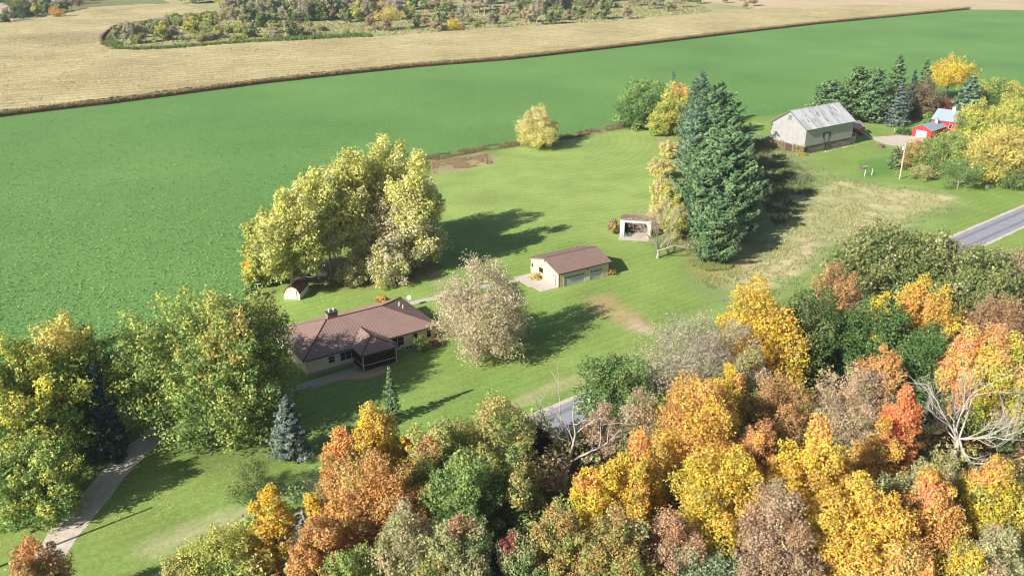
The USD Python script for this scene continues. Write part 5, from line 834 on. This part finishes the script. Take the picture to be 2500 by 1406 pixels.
T('maple_tree', 'orange copper maple left below the bright gold maple', 828, 1050, 14, 110, 'copper', 'tall', 0.1, 22000, 0.23, 0.3, 42, seed=49, patches=((0, 0, 0.9, 0.6, 'orange'),))
T('oak_tree', 'large copper brown oak below the bright gold maple', 905, 1112, 14, 205, 'copper', 'round', 0.1, 36000, 0.22, 0.22, 76, seed=50)
T('maple_tree', 'small gold tipped maple left of the copper maple by the road', 768, 1155, 12, 72, 'gold', 'cone', 0.1, 12000, 0.22, 0.32, 28, seed=51, patches=((0, 0, 0.35, 0.7, 'copper'),))
T('oak_tree', 'copper oak at the bottom left of the forest', 762, 1255, 12, 130, 'copper', 'round', 0.1, 23000, 0.21, 0.26, 46, seed=52)
T('maple_tree', 'lime gold maple at the road left of the copper oak', 642, 1190, 11, 112, 'lime', 'round', 0.12, 19000, 0.22, 0.27, 40, seed=53, patches=((0, 0, .9, .4, 'gold'),))
T('oak_tree', 'yellow green bush like oak at the bottom left by the road', 520, 1312, 8, 175, 'yellowgreen', 'round', 0.08, 19000, 0.2, 0.27, 42, seed=54, patches=((0.3, -.3, 0.5, 0.5, 'green'),))
T('oak_tree', 'low olive green oak at the bottom edge near the driveway', 425, 1368, 6.5, 130, 'oakolive', 'round', 0.08, 15000, 0.2, 0.28, 36, seed=55)
T('maple_tree', 'orange brown maple in the bottom left corner by the driveway', 72, 1322, 11, 130, 'rust', 'round', 0.1, 22000, 0.2, 0.27, 42, seed=56, patches=((0.2, -.4, 0.6, 0.4, 'gold'), (-.2, 0.2, .9, .5, 'copper')))
T('oak_tree', 'olive grey oak right of the copper oak at the bottom', 985, 1225, 13, 150, 'olivegrey', 'round', 0.1, 24000, 0.21, 0.25, 52, seed=57, loose=0.12)
T('oak_tree', 'olive grey oak with mauve tips at the bottom centre', 1130, 1250, 13, 150, 'olivegrey', 'round', 0.1, 24000, 0.21, 0.25, 52, seed=58, loose=0.12, patches=((-0.1, -0.1, 0.9, 0.4, 'russet'),))
T('maple_tree', 'dark green maple at the bottom edge under the copper oak', 850, 1345, 9, 130, 'green', 'round', 0.08, 17000, 0.2, 0.28, 38, seed=59)
T('oak_tree', 'olive oak with a crimson tip at the bottom centre right', 1265, 1300, 10, 110, 'olivegrey', 'round', 0.1, 17000, 0.2, 0.28, 38, seed=60, patches=((-0.3, 0, 0.9, 0.4, 'crimson'),))
T('oak_tree', 'rust tipped olive oak cut by the bottom edge at centre right', 1400, 1330, 9, 140, 'oakrust', 'round', 0.08, 18000, 0.2, 0.27, 40, seed=61)
T('oak_tree', 'olive oak cut by the bottom edge below the mauve tipped oak', 1060, 1345, 9, 150, 'oakolive', 'round', 0.08, 19000, 0.2, 0.27, 42, seed=62)
T('oak_tree', 'greenish oak cut by the bottom edge left of the silvery tree', 1560, 1340, 9, 130, 'oakrust', 'round', 0.08, 17000, 0.2, 0.27, 40, seed=63)
T('oak_tree', 'dark maroon thinly leaved oak at the road edge at centre', 1322, 1030, 8, 56, 'maroon', 'round', 0.1, 9000, 0.18, 0.3, 30, seed=64, loose=0.3)
T('oak_tree', 'tan wispy oak behind the leaning dead trunk', 1474, 985, 10.5, 90, 'taupe', 'round', 0.15, 12000, 0.18, 0.28, 32, seed=65, loose=0.3, bark=BARK_PALE)
T('oak_tree', 'grey olive oak between the tan wispy oak and the golden dome maple', 1572, 958, 12, 120, 'olivegrey', 'round', 0.12, 16000, 0.21, 0.27, 40, seed=66, loose=0.2)
bare_tree('dead_tree', 'leaning dead pale tree with forked trunk at the forest edge near the road', 1372, 1200, 14, 120, seed=69, bark=BARK_DEAD, tr=0.36, forks=5, levels=2, start=0.3, kids=4, lean=(0.8, 0.5), flat=0.8)
bare_tree('dead_tree', 'big bone white dead tree with spreading limbs at the right', 2320, 1160, 14, 225, seed=68, bark=BARK_DEAD, tr=0.33, forks=9, levels=3, start=0.4, kids=4, flat=0.15, curve=0.14)
# saplings and shrubs that fill the forest floor
rng = np.random.default_rng(77); fp = sg.Polygon([at(*p) for p in [(420, 1450), (800, 1262), (1290, 1085), (1420, 1030), (1900, 850), (2330, 680), (2500, 700), (2700, 1500), (500, 1500)]]); q = scatter(fp, 420, rng)
lb = [(np.array([x, y, rng.uniform(1.0, 6.0)]), rng.uniform(0.9, 2.2)) for x, y in q]; V, Fc, Cc, nn = [], [], [], 0
for i_, pal in enumerate(('midgreen', 'russet', 'oakolive', 'olivegrey')):
    v, f, c = crown(lb[i_::4], 17000, 0.26, pal, 4, rng, 0.2); V.append(v); Fc.append(f + nn); Cc.append(c); nn += len(v)
tag(obj('undergrowth', (np.vstack(V), np.vstack(Fc)), LEAF, col=np.vstack(Cc)), 'dark shrubs and saplings filling the floor of the autumn forest', 'undergrowth', None, 'stuff')

# --- trees by the driveway and the house
T('maple_tree', 'large green and yellow maple with an orange limb left of the house', 410, 712, 20, 300, 'maplegreen', 'broad', 0.12, 46000, 0.34, 0.125, 170, seed=70, loose=0.06, spray=1.1, patches=((0.12, -0.55, 0.78, 0.2, 'orange'),))
T('maple_tree', 'large green maple with tan tips touching the house roof', 556, 712, 20, 262, 'maplegreenor', 'broad', 0.12, 46000, 0.34, 0.125, 170, seed=71, loose=0.06, spray=1.1)
T('maple_tree', 'yellow green maple in front of the two large maples', 520, 822, 14.5, 310, 'maplegreen', 'broad', 0.08, 42000, 0.33, 0.125, 170, seed=72, loose=0.06, spray=1.1)
T('maple_tree', 'yellow topped maple at the left edge behind the driveway', 150, 778, 19, 200, 'mapleyellow', 'round', 0.1, 36000, 0.32, 0.2, 80, seed=73, loose=0.06, spray=1.1, patches=((0, 0, 0.98, 0.62, 'yellowtan'), (-.4, -.1, 0.8, 0.4, 'yellowtan')))
T('maple_tree', 'green and peach tipped maple cut by the left edge', 25, 842, 18, 170, 'mapleyellow', 'round', 0.08, 30000, 0.32, 0.2, 74, seed=74, loose=0.06, spray=1.1, patches=((0.1, -0.5, 0.6, 0.22, 'orange'),))
T('maple_tree', 'lime green low maple at the left edge beside the driveway', 62, 1068, 10.5, 165, 'maplegreen', 'broad', 0.06, 28000, 0.28, 0.2, 74, seed=75, loose=0.06, spray=1.1)
conifer('spruce_tree', 'dark blue green spruce between the left maples', 222, 895, 13.5, 115, 'darkspruce', 76, tiers=24, per=9, nn=50, upturn=0.05, sweep=0.2)
conifer('spruce_tree', 'silvery blue spruce below the maples near the house front', 697, 970, 9, 112, 'bluespruce', 77, tiers=27, per=10, nn=70, size=0.17, upturn=0.15, sweep=0.15, power=0.6, ragged=0.5)
conifer('spruce_tree', 'slim young spruce alone on the shaded front lawn', 957, 1028, 8.6, 62, 'pinedark', 78, base=True, tiers=20, per=7, nn=30, size=0.18, upturn=0.1, power=1.0)
T('shrub', 'thin olive shrub alone on the lawn below the blue spruce', 612, 1118, 6, 120, 'darkolive', 'broad', 0.05, 6500, 0.16, 0.24, 30, seed=79, loose=0.4, cat='shrub')
T('hackberry_tree', 'pinkish tan dense round tree between the house and the garage', 1190, 634, 16.5, 222, 'pinktaupe', 'broad', 0.08, 44000, 0.2, 0.16, 120, seed=81, loose=0.5, bark=BARK_PALE, droop=0.5)
T('shrub', 'rounded light green shrub at the front right wall of the house', 1030, 818, 2.9, 34, 'green', 'round', 0.0, 2600, 0.16, 0.34, 18, seed=81, cat='shrub')
T('shrub', 'round orange shrub behind the house roof', 932, 722, 2.6, 38, 'orange', 'round', 0.0, 2600, 0.16, 0.34, 18, seed=82, cat='shrub')
T('shrub', 'low brown shrub at the right corner of the house front', 1062, 826, 1.2, 26, 'russet', 'broad', 0.0, 1200, 0.13, 0.36, 14, seed=83, cat='shrub')
T('shrub', 'rust coloured weedy shrub at the right corner of the beige garage', 1494, 652, 1.5, 22, 'rust', 'broad', 0.0, 900, 0.14, 0.36, 12, seed=84, cat='shrub')
T('shrub', 'tan shrub against the left gable of the beige garage', 1306, 664, 1.5, 24, 'straw', 'broad', 0.0, 1000, 0.14, 0.36, 12, seed=85, cat='shrub')
T('shrub', 'russet brushy shrub at the left wall of the open shed', 1500, 536, 3.4, 26, 'russet', 'tall', 0.0, 2400, 0.18, 0.4, 18, seed=86, loose=0.3, cat='shrub')
bare_tree('apple_tree', 'pale nearly bare apple tree in front of the open shed', 1606, 630, 8.8, 118, seed=87, pal='taupe', n=2400, size=0.13, forks=8, levels=3, start=0.22, kids=4, flat=0.5, tr=0.28)
T('spruce_shrub', 'small dark evergreen shrub behind the maples at the field edge', 612, 692, 3.0, 36, 'darkgreen', 'cone', 0.0, 1800, 0.18, 0.36, 16, seed=88, cat='shrub')
# --- the yellow poplars behind the house
T('poplar_tree', 'tallest pale yellow poplar at the top of the grove', 935, 332, 25, 170, 'poplar', 'round', 0.25, 34000, 0.36, 0.2, 90, seed=90, loose=0.15, bark=BARK_PALE, droop=0.3)
T('poplar_tree', 'yellow poplar at the right side of the grove', 1010, 372, 24, 120, 'poplar', 'round', 0.1, 28000, 0.36, 0.26, 70, seed=91, loose=0.15, bark=BARK_PALE, droop=0.3)
T('poplar_tree', 'pale yellow poplar left of the tallest poplar', 845, 368, 24, 165, 'poplar', 'round', 0.2, 30000, 0.36, 0.22, 76, seed=92, loose=0.2, bark=BARK_PALE, droop=0.3)
T('poplar_tree', 'pale yellow poplar at the upper left of the grove', 765, 402, 23, 150, 'poplar', 'round', 0.25, 28000, 0.36, 0.22, 70, seed=93, loose=0.2, bark=BARK_PALE)
T('poplar_tree', 'tan and yellow poplar at the left shoulder of the grove', 690, 462, 21, 125, 'poplar', 'round', 0.2, 24000, 0.34, 0.25, 56, seed=94, loose=0.2, bark=BARK_PALE)
T('poplar_tree', 'yellow green poplar nearest the garden shed', 648, 522, 14.2, 116, 'yellowgreen', 'round', 0.12, 34000, 0.32, 0.2, 80, seed=95, loose=0.1)
T('poplar_tree', 'golden low poplar at the left foot of the grove', 618, 608, 7.5, 66, 'yellowgreen', 'broad', 0.05, 15000, 0.26, 0.26, 40, seed=96, patches=((-.3, -.2, .6, .6, 'gold'),))
T('poplar_tree', 'grey tan weeping poplar in the middle front of the grove', 915, 470, 16, 140, 'poplargrey', 'broad', 0.2, 27000, 0.3, 0.2, 76, seed=97, loose=0.3, bark=BARK_PALE, droop=0.8)
T('poplar_tree', 'grey tan weeping poplar at the right front of the grove', 1000, 500, 13.5, 120, 'poplargrey', 'broad', 0.15, 25000, 0.3, 0.22, 66, seed=98, loose=0.3, bark=BARK_PALE, droop=0.8)
T('poplar_tree', 'grey tan thin poplar with bare stem behind the propane tank', 795, 508, 14.5, 95, 'poplargrey', 'tall', 0.6, 17000, 0.28, 0.24, 56, seed=99, loose=0.3, bark=BARK_PALE, droop=0.4)
T('poplar_tree', 'small pale green weeping tree right of the propane tank', 856, 618, 6.6, 56, 'poplargrey', 'broad', 0.05, 9000, 0.22, 0.28, 32, seed=100, droop=0.8)
T('poplar_tree', 'pale green low tree at the right front foot of the grove', 940, 585, 9, 80, 'poplargrey', 'broad', 0.08, 12000, 0.24, 0.26, 38, seed=101, droop=0.8)
# --- the round bush tree and the trees by the pine row
T('willow_tree', 'round tan topped yellow bush tree alone at the field margin', 1320, 260, 12.5, 98, 'straw', 'round', 0.0, 20000, 0.3, 0.24, 56, seed=102, loose=0.3)
T('oak_tree', 'dark green round tree at the far left end of the pine row', 1578, 196, 16, 122, 'midgreen', 'round', 0.03, 24000, 0.38, 0.24, 60, seed=103)
conifer('pine_tree', 'small grey green pine behind the dark green round tree', 1644, 176, 15, 46, 'pineblue', 104, tiers=18, per=7, nn=34, size=0.42)
T('maple_tree', 'yellow tree with an orange top beside the far pines', 1655, 200, 17, 84, 'yellowgreen', 'tall', 0.03, 18000, 0.36, 0.28, 50, seed=105, patches=((0.2, -0.2, 0.92, 0.55, 'orange'),))
T('maple_tree', 'low yellow tree along the left flank of the pine row', 1622, 262, 9, 66, 'yellowgreen', 'round', 0.0, 12000, 0.32, 0.3, 36, seed=106)
for i_, (x_, y_, h_, w_, pl_, lab) in enumerate([(1612, 385, 6, 52, 'straw', 'upper pale yellow shrub on the left flank of the pine row'), (1620, 430, 7, 56, 'straw', 'middle straw coloured shrub on the left flank of the pine row'), (1622, 482, 7, 60, 'straw', 'lower yellow shrub on the left flank of the pine row'), (1652, 500, 8, 56, 'yellowgreen', 'yellow green shrub pressed against the near pines'), (1634, 345, 5, 44, 'straw', 'topmost pale shrub on the left flank of the pine row'), (1604, 505, 6, 44, 'straw', 'pale tan shrub behind the open shed'), (1640, 455, 7, 46, 'yellowgreen', 'yellow green shrub tucked between the pale shrubs and the pines')]):
    T('shrub', lab, x_, y_, h_, w_, pl_, 'round', 0.0, 7000, 0.26, 0.3, 30, seed=110 + i_, loose=0.25, cat='shrub')
rng = np.random.default_rng(5); PINES = [(1742, 638, 14, 'nearest low dark pine at the front of the pine row'), (1782, 588, 16, 'pine with bare lower limbs at the front right of the pine row'), (1704, 576, 15, 'pine at the front left of the pine row'), (1776, 532, 22, 'tall pine second from the front of the pine row'), (1704, 512, 17, 'blue green pine in the middle left of the pine row'), (1770, 472, 19, 'pine in the middle right of the pine row'), (1698, 446, 21, 'soft blue pine just past the middle of the row'), (1758, 424, 18, 'green pine past the middle on the right side'), (1694, 390, 18, 'blue pine in the upper left half of the row'), (1744, 378, 22, 'green pine in the upper right half of the row'), (1690, 344, 19, 'blue grey pine second from the far end'), (1730, 336, 17, 'dark sided pine at the right far end of the row'), (1704, 312, 19, 'blue grey pine at the far end of the pine row'), (1744, 545, 20, 'pine between the two front pairs of the row'), (1738, 450, 21, 'pine in the very middle of the pine row'), (1728, 390, 20, 'pine between the two upper pairs of the row')]
protos = {}
for i_, (x_, y_, h_, lab) in enumerate(PINES):
    k = 'pineblue' if i_ in (8, 10, 12, 6) else 'pine'; key = (k, (i_ // 2) % 2); grp = 'white pines in the row between lawn and barn'
    if key not in protos:
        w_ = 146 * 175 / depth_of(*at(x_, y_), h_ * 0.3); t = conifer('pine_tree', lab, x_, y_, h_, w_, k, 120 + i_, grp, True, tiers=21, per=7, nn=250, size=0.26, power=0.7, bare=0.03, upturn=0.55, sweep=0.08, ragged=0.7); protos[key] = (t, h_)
    else:
        t0, h0 = protos[key]; copy_of(t0, 'pine_tree', lab, (*at(x_, y_), 0), rng.uniform(0, 6), np.array([1, 1, 1]) * h_ / h0, 'tree', grp)
bare_tree('dead_shrub', 'bare grey fallen limbs on the right side of the nearest pines', 1790, 612, 7, 80, seed=131, bark=BARK_PALE, tr=0.14, forks=7, levels=2, start=0.15, kids=4, flat=0.1, cat='dead limbs')
# --- trees round the farm at the right
conifer('pine_tree', 'loose green pine directly behind the barn roof', 2034, 194, 15, 120, 'pine', 140, tiers=20, per=9, nn=60, size=0.46, power=0.6, upturn=0.35, sweep=0.05)
conifer('pine_tree', 'tall dark green pine right of the barn roof', 2103, 165, 18.5, 124, 'pinedark', 141, tiers=22, per=9, nn=66, size=0.46, power=0.5, upturn=0.35, sweep=0.05)
conifer('pine_tree', 'dark green pine second right of the barn roof', 2142, 168, 18.5, 106, 'pine', 142, tiers=22, per=9, nn=60, size=0.46, power=0.5, upturn=0.35, sweep=0.05)
conifer('pine_tree', 'tallest brownish green pine behind the farm yard', 2200, 137, 21, 92, 'pinedark', 143, tiers=22, per=8, nn=44, size=0.42, power=0.7, upturn=0.3, bare=0.2)
conifer('spruce_tree', 'blue grey spruce in front of the tallest farm pine', 2204, 196, 15.5, 74, 'bluespruce', 144, tiers=22, per=9, nn=44, size=0.36, upturn=0.05, sweep=0.2)
conifer('spruce_tree', 'dark blue spruce right of the blue grey spruce', 2236, 172, 17, 44, 'darkspruce', 145, tiers=20, per=8, nn=36, size=0.36, upturn=0.05, sweep=0.2)
conifer('pine_tree', 'brownish pine left of the bright yellow tree', 2266, 146, 19, 84, 'pinedark', 146, tiers=20, per=8, nn=40, size=0.42, upturn=0.25)
conifer('pine_tree', 'grey thin pine with pale bare trunk by the red shed', 2150, 236, 9.5, 44, 'pinebrown', 147, tiers=14, per=6, nn=18, size=0.36, bare=0.4, ragged=0.6)
T('oak_tree', 'brown twiggy tree in front of the dark spruces', 2262, 186, 15, 78, 'pinebrown' , 'tall', 0.05, 15000, 0.3, 0.28, 44, seed=148, loose=0.3)
T('maple_tree', 'bright yellow tree standing above the red farm', 2330, 131, 18, 94, 'gold', 'broad', 0.3, 12000, 0.38, 0.26, 44, seed=149, loose=0.2)
T('crabapple_tree', 'small crimson tree behind the red farmhouse', 2306, 236, 8, 40, 'crimson', 'round', 0.1, 5000, 0.26, 0.32, 26, seed=150, loose=0.3)
conifer('spruce_tree', 'grey green bushy conifer right of the yellow tree', 2376, 188, 15, 82, 'pineblue', 151, tiers=16, per=9, nn=50, size=0.45, power=0.45)
T('maple_tree', 'yellow topped green tree at the right edge beyond the farm', 2450, 190, 12, 100, 'yellowgreen', 'round', 0.05, 15000, 0.36, 0.26, 44, seed=152, patches=((0, 0, .3, .8, 'darkgreen'),))
T('shrub', 'dark green low tree behind the red farmhouse', 2400, 222, 9, 80, 'darkgreen', 'round', 0.05, 10000, 0.34, 0.28, 36, seed=153, cat='tree')
T('maple_tree', 'pale lime green maple right of the red farmhouse', 2395, 240, 14, 84, 'yellowgreen', 'round', 0.05, 18000, 0.34, 0.26, 50, seed=154)
T('maple_tree', 'lime green maple at the right edge above the yellow maple', 2466, 232, 15, 100, 'yellowgreen', 'round', 0.05, 20000, 0.34, 0.26, 52, seed=155)
T('maple_tree', 'yellow maple at the right edge below the lime maples', 2455, 303, 15.5, 140, 'yellowtan', 'round', 0.03, 30000, 0.32, 0.23, 76, seed=156, patches=((.6, -.3, .55, .3, 'orange'),))
T('willow_tree', 'dark green weeping willow in front of the red garage', 2320, 322, 11.5, 112, 'green', 'broad', 0.02, 26000, 0.28, 0.2, 84, seed=157, droop=1.2, patches=())
T('crabapple_tree', 'brown and orange crabapple right of the utility pole', 2248, 334, 9.5, 80, 'oakrust', 'round', 0.03, 14000, 0.26, 0.26, 44, seed=158, loose=0.2)
conifer('spruce_tree', 'small dark green fir just left of the utility pole', 2190, 358, 6.5, 38, 'pinedark', 159, tiers=14, per=8, nn=30, size=0.28, power=0.6)
T('shrub', 'brownish round shrub below the crabapple', 2256, 404, 4.0, 56, 'olivegrey', 'broad', 0.05, 4600, 0.2, 0.28, 30, seed=160, loose=0.3, cat='shrub')
bare_tree('apple_tree', 'leaning apple tree with pale trunk below the willow', 2337, 462, 6.2, 90, seed=161, pal='midgreen', n=4200, size=0.2, forks=8, levels=2, start=0.3, kids=4, flat=0.3)
T('shrub', 'olive green shrub at the right edge by the road', 2482, 415, 5.0, 70, 'darkolive', 'broad', 0.02, 7000, 0.24, 0.28, 34, seed=162, cat='shrub')
T('shrub', 'dark low shrub left of the red garage', 2208, 312, 2.2, 32, 'darkgreen', 'broad', 0.0, 1500, 0.24, 0.36, 14, seed=163, cat='shrub')
T('shrub', 'green shrub at the left corner of the red farmhouse', 2270, 272, 5, 24, 'green', 'round', 0.0, 2200, 0.28, 0.36, 16, seed=164, cat='shrub')
T('shrub', 'bare greyish shrub at the end of the red farm garage', 2346, 282, 4.5, 34, 'taupe', 'round', 0.0, 1800, 0.2, 0.36, 16, seed=165, loose=0.35, cat='shrub')

# --- the far brush and woods: a few shapes, each copied
rng = np.random.default_rng(99); KINDS = {}
def far_kind(key, name, pal, kind, h, r, n, size, lobe, nl, cb, loose, cat, group, label, bark=BARK):
    rg = np.random.default_rng(abs(hash(key)) % 1 + len(KINDS) * 17 + 3); n = int(n * 1.3); lb = lobes_of(kind, h, r, cb, r * lobe, rg, nl); KINDS[key] = dict(name=name, h=h, label=label, group=group, cat=cat, root=None)
    def build(loc, rz, sc):
        t = thing(name, label, cat, loc, rz, group, sc); v, f, c = crown(lb, n, size, pal, h, rg, loose); tk, br = limbs(h, r, lb, rg, h * 0.018, cb, 8); obj('trunk', tk, bark, t); obj('branches', br, bark, t, kind='stuff'); obj('crown', (v, f), LEAF, t, col=c); return t
    KINDS[key]['build'] = build
far_kind('grey', 'bare_tree', 'greytaupe', 'tall', 14, 4.6, 2600, 0.42, 0.26, 34, 0.25, 0.4, 'tree', 'grey bare trees of the far woods', 'grey nearly leafless tree in the far woods beyond the corn', BARK_PALE)
far_kind('grey2', 'bare_tree', 'taupe', 'broad', 11, 4.8, 2600, 0.4, 0.26, 34, 0.15, 0.4, 'tree', 'tan bare trees of the far woods', 'tan thinly leaved tree in the far woods beyond the corn', BARK_PALE)
far_kind('olive', 'willow_tree', 'olivegrey', 'round', 12, 4.8, 3600, 0.5, 0.26, 34, 0.12, 0.15, 'tree', 'olive trees of the far woods', 'olive green tree in the far woods beyond the corn')
far_kind('green', 'oak_tree', 'darkolive', 'round', 12, 4.6, 3600, 0.5, 0.26, 34, 0.1, 0.1, 'tree', 'green trees of the far woods', 'dark green tree in the far woods beyond the corn')
far_kind('ygreen', 'maple_tree', 'yellowgreen', 'round', 11, 4.2, 3400, 0.5, 0.28, 30, 0.15, 0.2, 'tree', 'yellow green trees of the far woods', 'yellow green tree in the far woods beyond the corn')
far_kind('bushg', 'bush', 'oakolive', 'broad', 3.6, 2.6, 1500, 0.34, 0.34, 18, 0.0, 0.2, 'bush', 'olive bushes beyond the corn', 'low olive bush in the brush beyond the corn')
far_kind('bushy', 'bush', 'yellowgreen', 'broad', 3.4, 2.4, 1400, 0.34, 0.34, 18, 0.0, 0.2, 'bush', 'yellow green bushes beyond the corn', 'low yellow green bush in the brush beyond the corn')
far_kind('bushr', 'bush', 'greytaupe', 'broad', 3.4, 2.6, 1200, 0.3, 0.34, 18, 0.0, 0.4, 'bush', 'grey bushes beyond the corn', 'low grey twiggy bush in the brush beyond the corn')
def lab(t, K, where):
    base = K['label'].split(' in the ')[0]; tag(t, base + ' ' + where, None, (base + ('es ' if base.endswith('sh') else 's ')) + where); return t
def put(key, px, py, sc):
    where = 'in the clump at the top left corner' if px < 215 else 'at the left end of the brush inside the corn' if px < 450 else 'along the front edge of the far wood' if px < 1000 else 'near the far corn edge at top centre'
    K = KINDS[key]; p = at(px, py); s3 = np.array([sc * rng.uniform(0.9, 1.15), sc * rng.uniform(0.9, 1.15), sc]); loc, rz_ = (*p, 0), rng.uniform(0, 6.28)
    if K['root'] is None: K['root'] = K['build'](loc, rz_, s3); lab(K['root'], K, where)
    else: lab(copy_of(K['root'], K['name'], K['label'], loc, rz_, s3, K['cat'], K['group']), K, where)
def band(poly_px, n, keys, w, lo, hi, where):
    pg = sg.Polygon([at(*p) for p in poly_px]).buffer(0); q = scatter(pg, n, rng)
    for x, y in q:
        K = KINDS[(k := keys[rng.choice(len(keys), p=w)])]; s = rng.uniform(lo, hi); s3 = np.array([s * rng.uniform(0.9, 1.2), s * rng.uniform(0.9, 1.2), s]); rz_ = rng.uniform(0, 6.28)
        if K['root'] is None: K['root'] = K['build']((x, y, 0), rz_, s3); lab(K['root'], K, where)
        else: lab(copy_of(K['root'], K['name'], K['label'], (x, y, 0), rz_, s3, K['cat'], K['group']), K, where)
W5, P5 = ['grey', 'grey2', 'olive', 'green', 'ygreen'], [0.34, 0.18, 0.28, 0.12, 0.08]
band([(540, 36), (560, 62), (760, 60), (1000, 50), (1010, 34), (760, 36)], 70, W5, P5, 0.8, 1.3, 'along the front edge of the far wood')
band([(430, 12), (540, 34), (760, 36), (1010, 34), (1200, 40), (1480, 26), (1500, 0), (430, -2)], 150, W5, P5, 0.9, 1.5, 'in the middle of the far wood')
band([(430, -2), (1500, -2), (1500, -22), (430, -22)], 60, W5, P5, 1.0, 1.6, 'at the back of the far wood along the top edge')
band([(1480, 40), (1850, 16), (1800, -12), (1480, -5)], 34, ['grey', 'grey2', 'olive', 'bushr', 'ygreen'], [0.25, 0.25, 0.2, 0.2, 0.1], 0.6, 1.0, 'in the thin wood at top centre right')
band([(272, 112), (600, 100), (880, 84), (760, 66), (540, 62), (430, 62), (290, 84)], 84, ['bushg', 'bushy', 'bushr', 'ygreen', 'olive'], [0.5, 0.22, 0.2, 0.03, 0.05], 0.7, 1.3, 'in the brush inside the corn at top left')
band([(268, 96), (290, 76), (420, 54), (540, 40), (560, 50), (430, 66), (292, 90)], 34, ['bushg', 'bushy', 'bushr'], [0.45, 0.3, 0.25], 1.0, 1.6, 'behind the brush inside the corn at top left')
band([(900, 90), (1200, 68), (1480, 52), (1480, 30), (1000, 60), (900, 70)], 40, ['bushg', 'bushr', 'grey2', 'olive', 'bushy'], [0.3, 0.25, 0.2, 0.15, 0.1], 0.6, 1.1, 'near the far corn edge at top centre')
band([(0, 42), (60, 44), (200, 20), (230, -10), (0, -10)], 30, ['green', 'grey2', 'olive', 'ygreen', 'grey'], [0.45, 0.15, 0.2, 0.12, 0.08], 0.8, 1.2, 'in the clump at the top left corner')
for k, x_, y_, s_ in (('green', 12, 62, 0.7), ('grey', 25, 58, 0.8), ('green', 48, 52, 1.1), ('green', 70, 48, 1.0), ('ygreen', 92, 42, 0.9), ('olive', 110, 38, 1.0), ('green', 122, 34, 0.7), ('green', 140, 32, 0.7), ('olive', 158, 28, 0.9), ('grey', 176, 26, 1.0), ('grey2', 192, 22, 1.0), ('grey', 318, 106, 0.9), ('grey2', 345, 104, 0.9), ('ygreen', 400, 100, 1.0), ('olive', 285, 96, 0.6), ('grey', 1130, 62, 1.0), ('olive', 1075, 66, 1.15), ('grey', 1310, 62, 1.25), ('olive', 1350, 62, 1.15), ('grey2', 1290, 55, 1.1), ('grey2', 1530, 47, 0.95), ('olive', 1410, 45, 1.0), ('grey', 1200, 70, 0.8), ('grey2', 1820, 22, 0.6), ('grey', 1580, 14, 0.9), ('grey', 1660, 20, 0.9), ('green', 640, 68, 0.9), ('grey', 735, 52, 1.2), ('grey', 800, 50, 1.3), ('ygreen', 590, 78, 0.8), ('olive', 870, 50, 0.8)): put(k, x_, y_, s_)
T('maple_tree', 'lone yellow topped tree with open stems in the far meadow', 948, 18, 14, 58, 'yellowtan', 'broad', 0.45, 3500, 0.5, 0.3, 26, seed=170, loose=0.2)
T('shrub', 'bright yellow bush at the far corn edge', 1105, 47, 7, 36, 'gold', 'broad', 0.0, 2500, 0.42, 0.34, 18, seed=171, cat='shrub')
T('maple_tree', 'small orange tree in the clump at the top left corner', 136, 12, 10, 30, 'orange', 'round', 0.1, 2000, 0.45, 0.34, 18, seed=172)

# ------------------------------------------------------------------ air
haze = trimesh.creation.box([1700, 1400, 73]); haze.apply_translation([0, 640, 34.0])
hm = usdkit.material(stage, '/World/Looks/haze', {'v': ('principled_volume', {'color': (0.86, 0.92, 1.0), 'density': 0.00010, 'anisotropy': 0.2})}, [], volume='v.volume')
tag(obj('haze', haze, hm), 'thin pale haze in the air over the fields', 'haze', None, 'stuff')
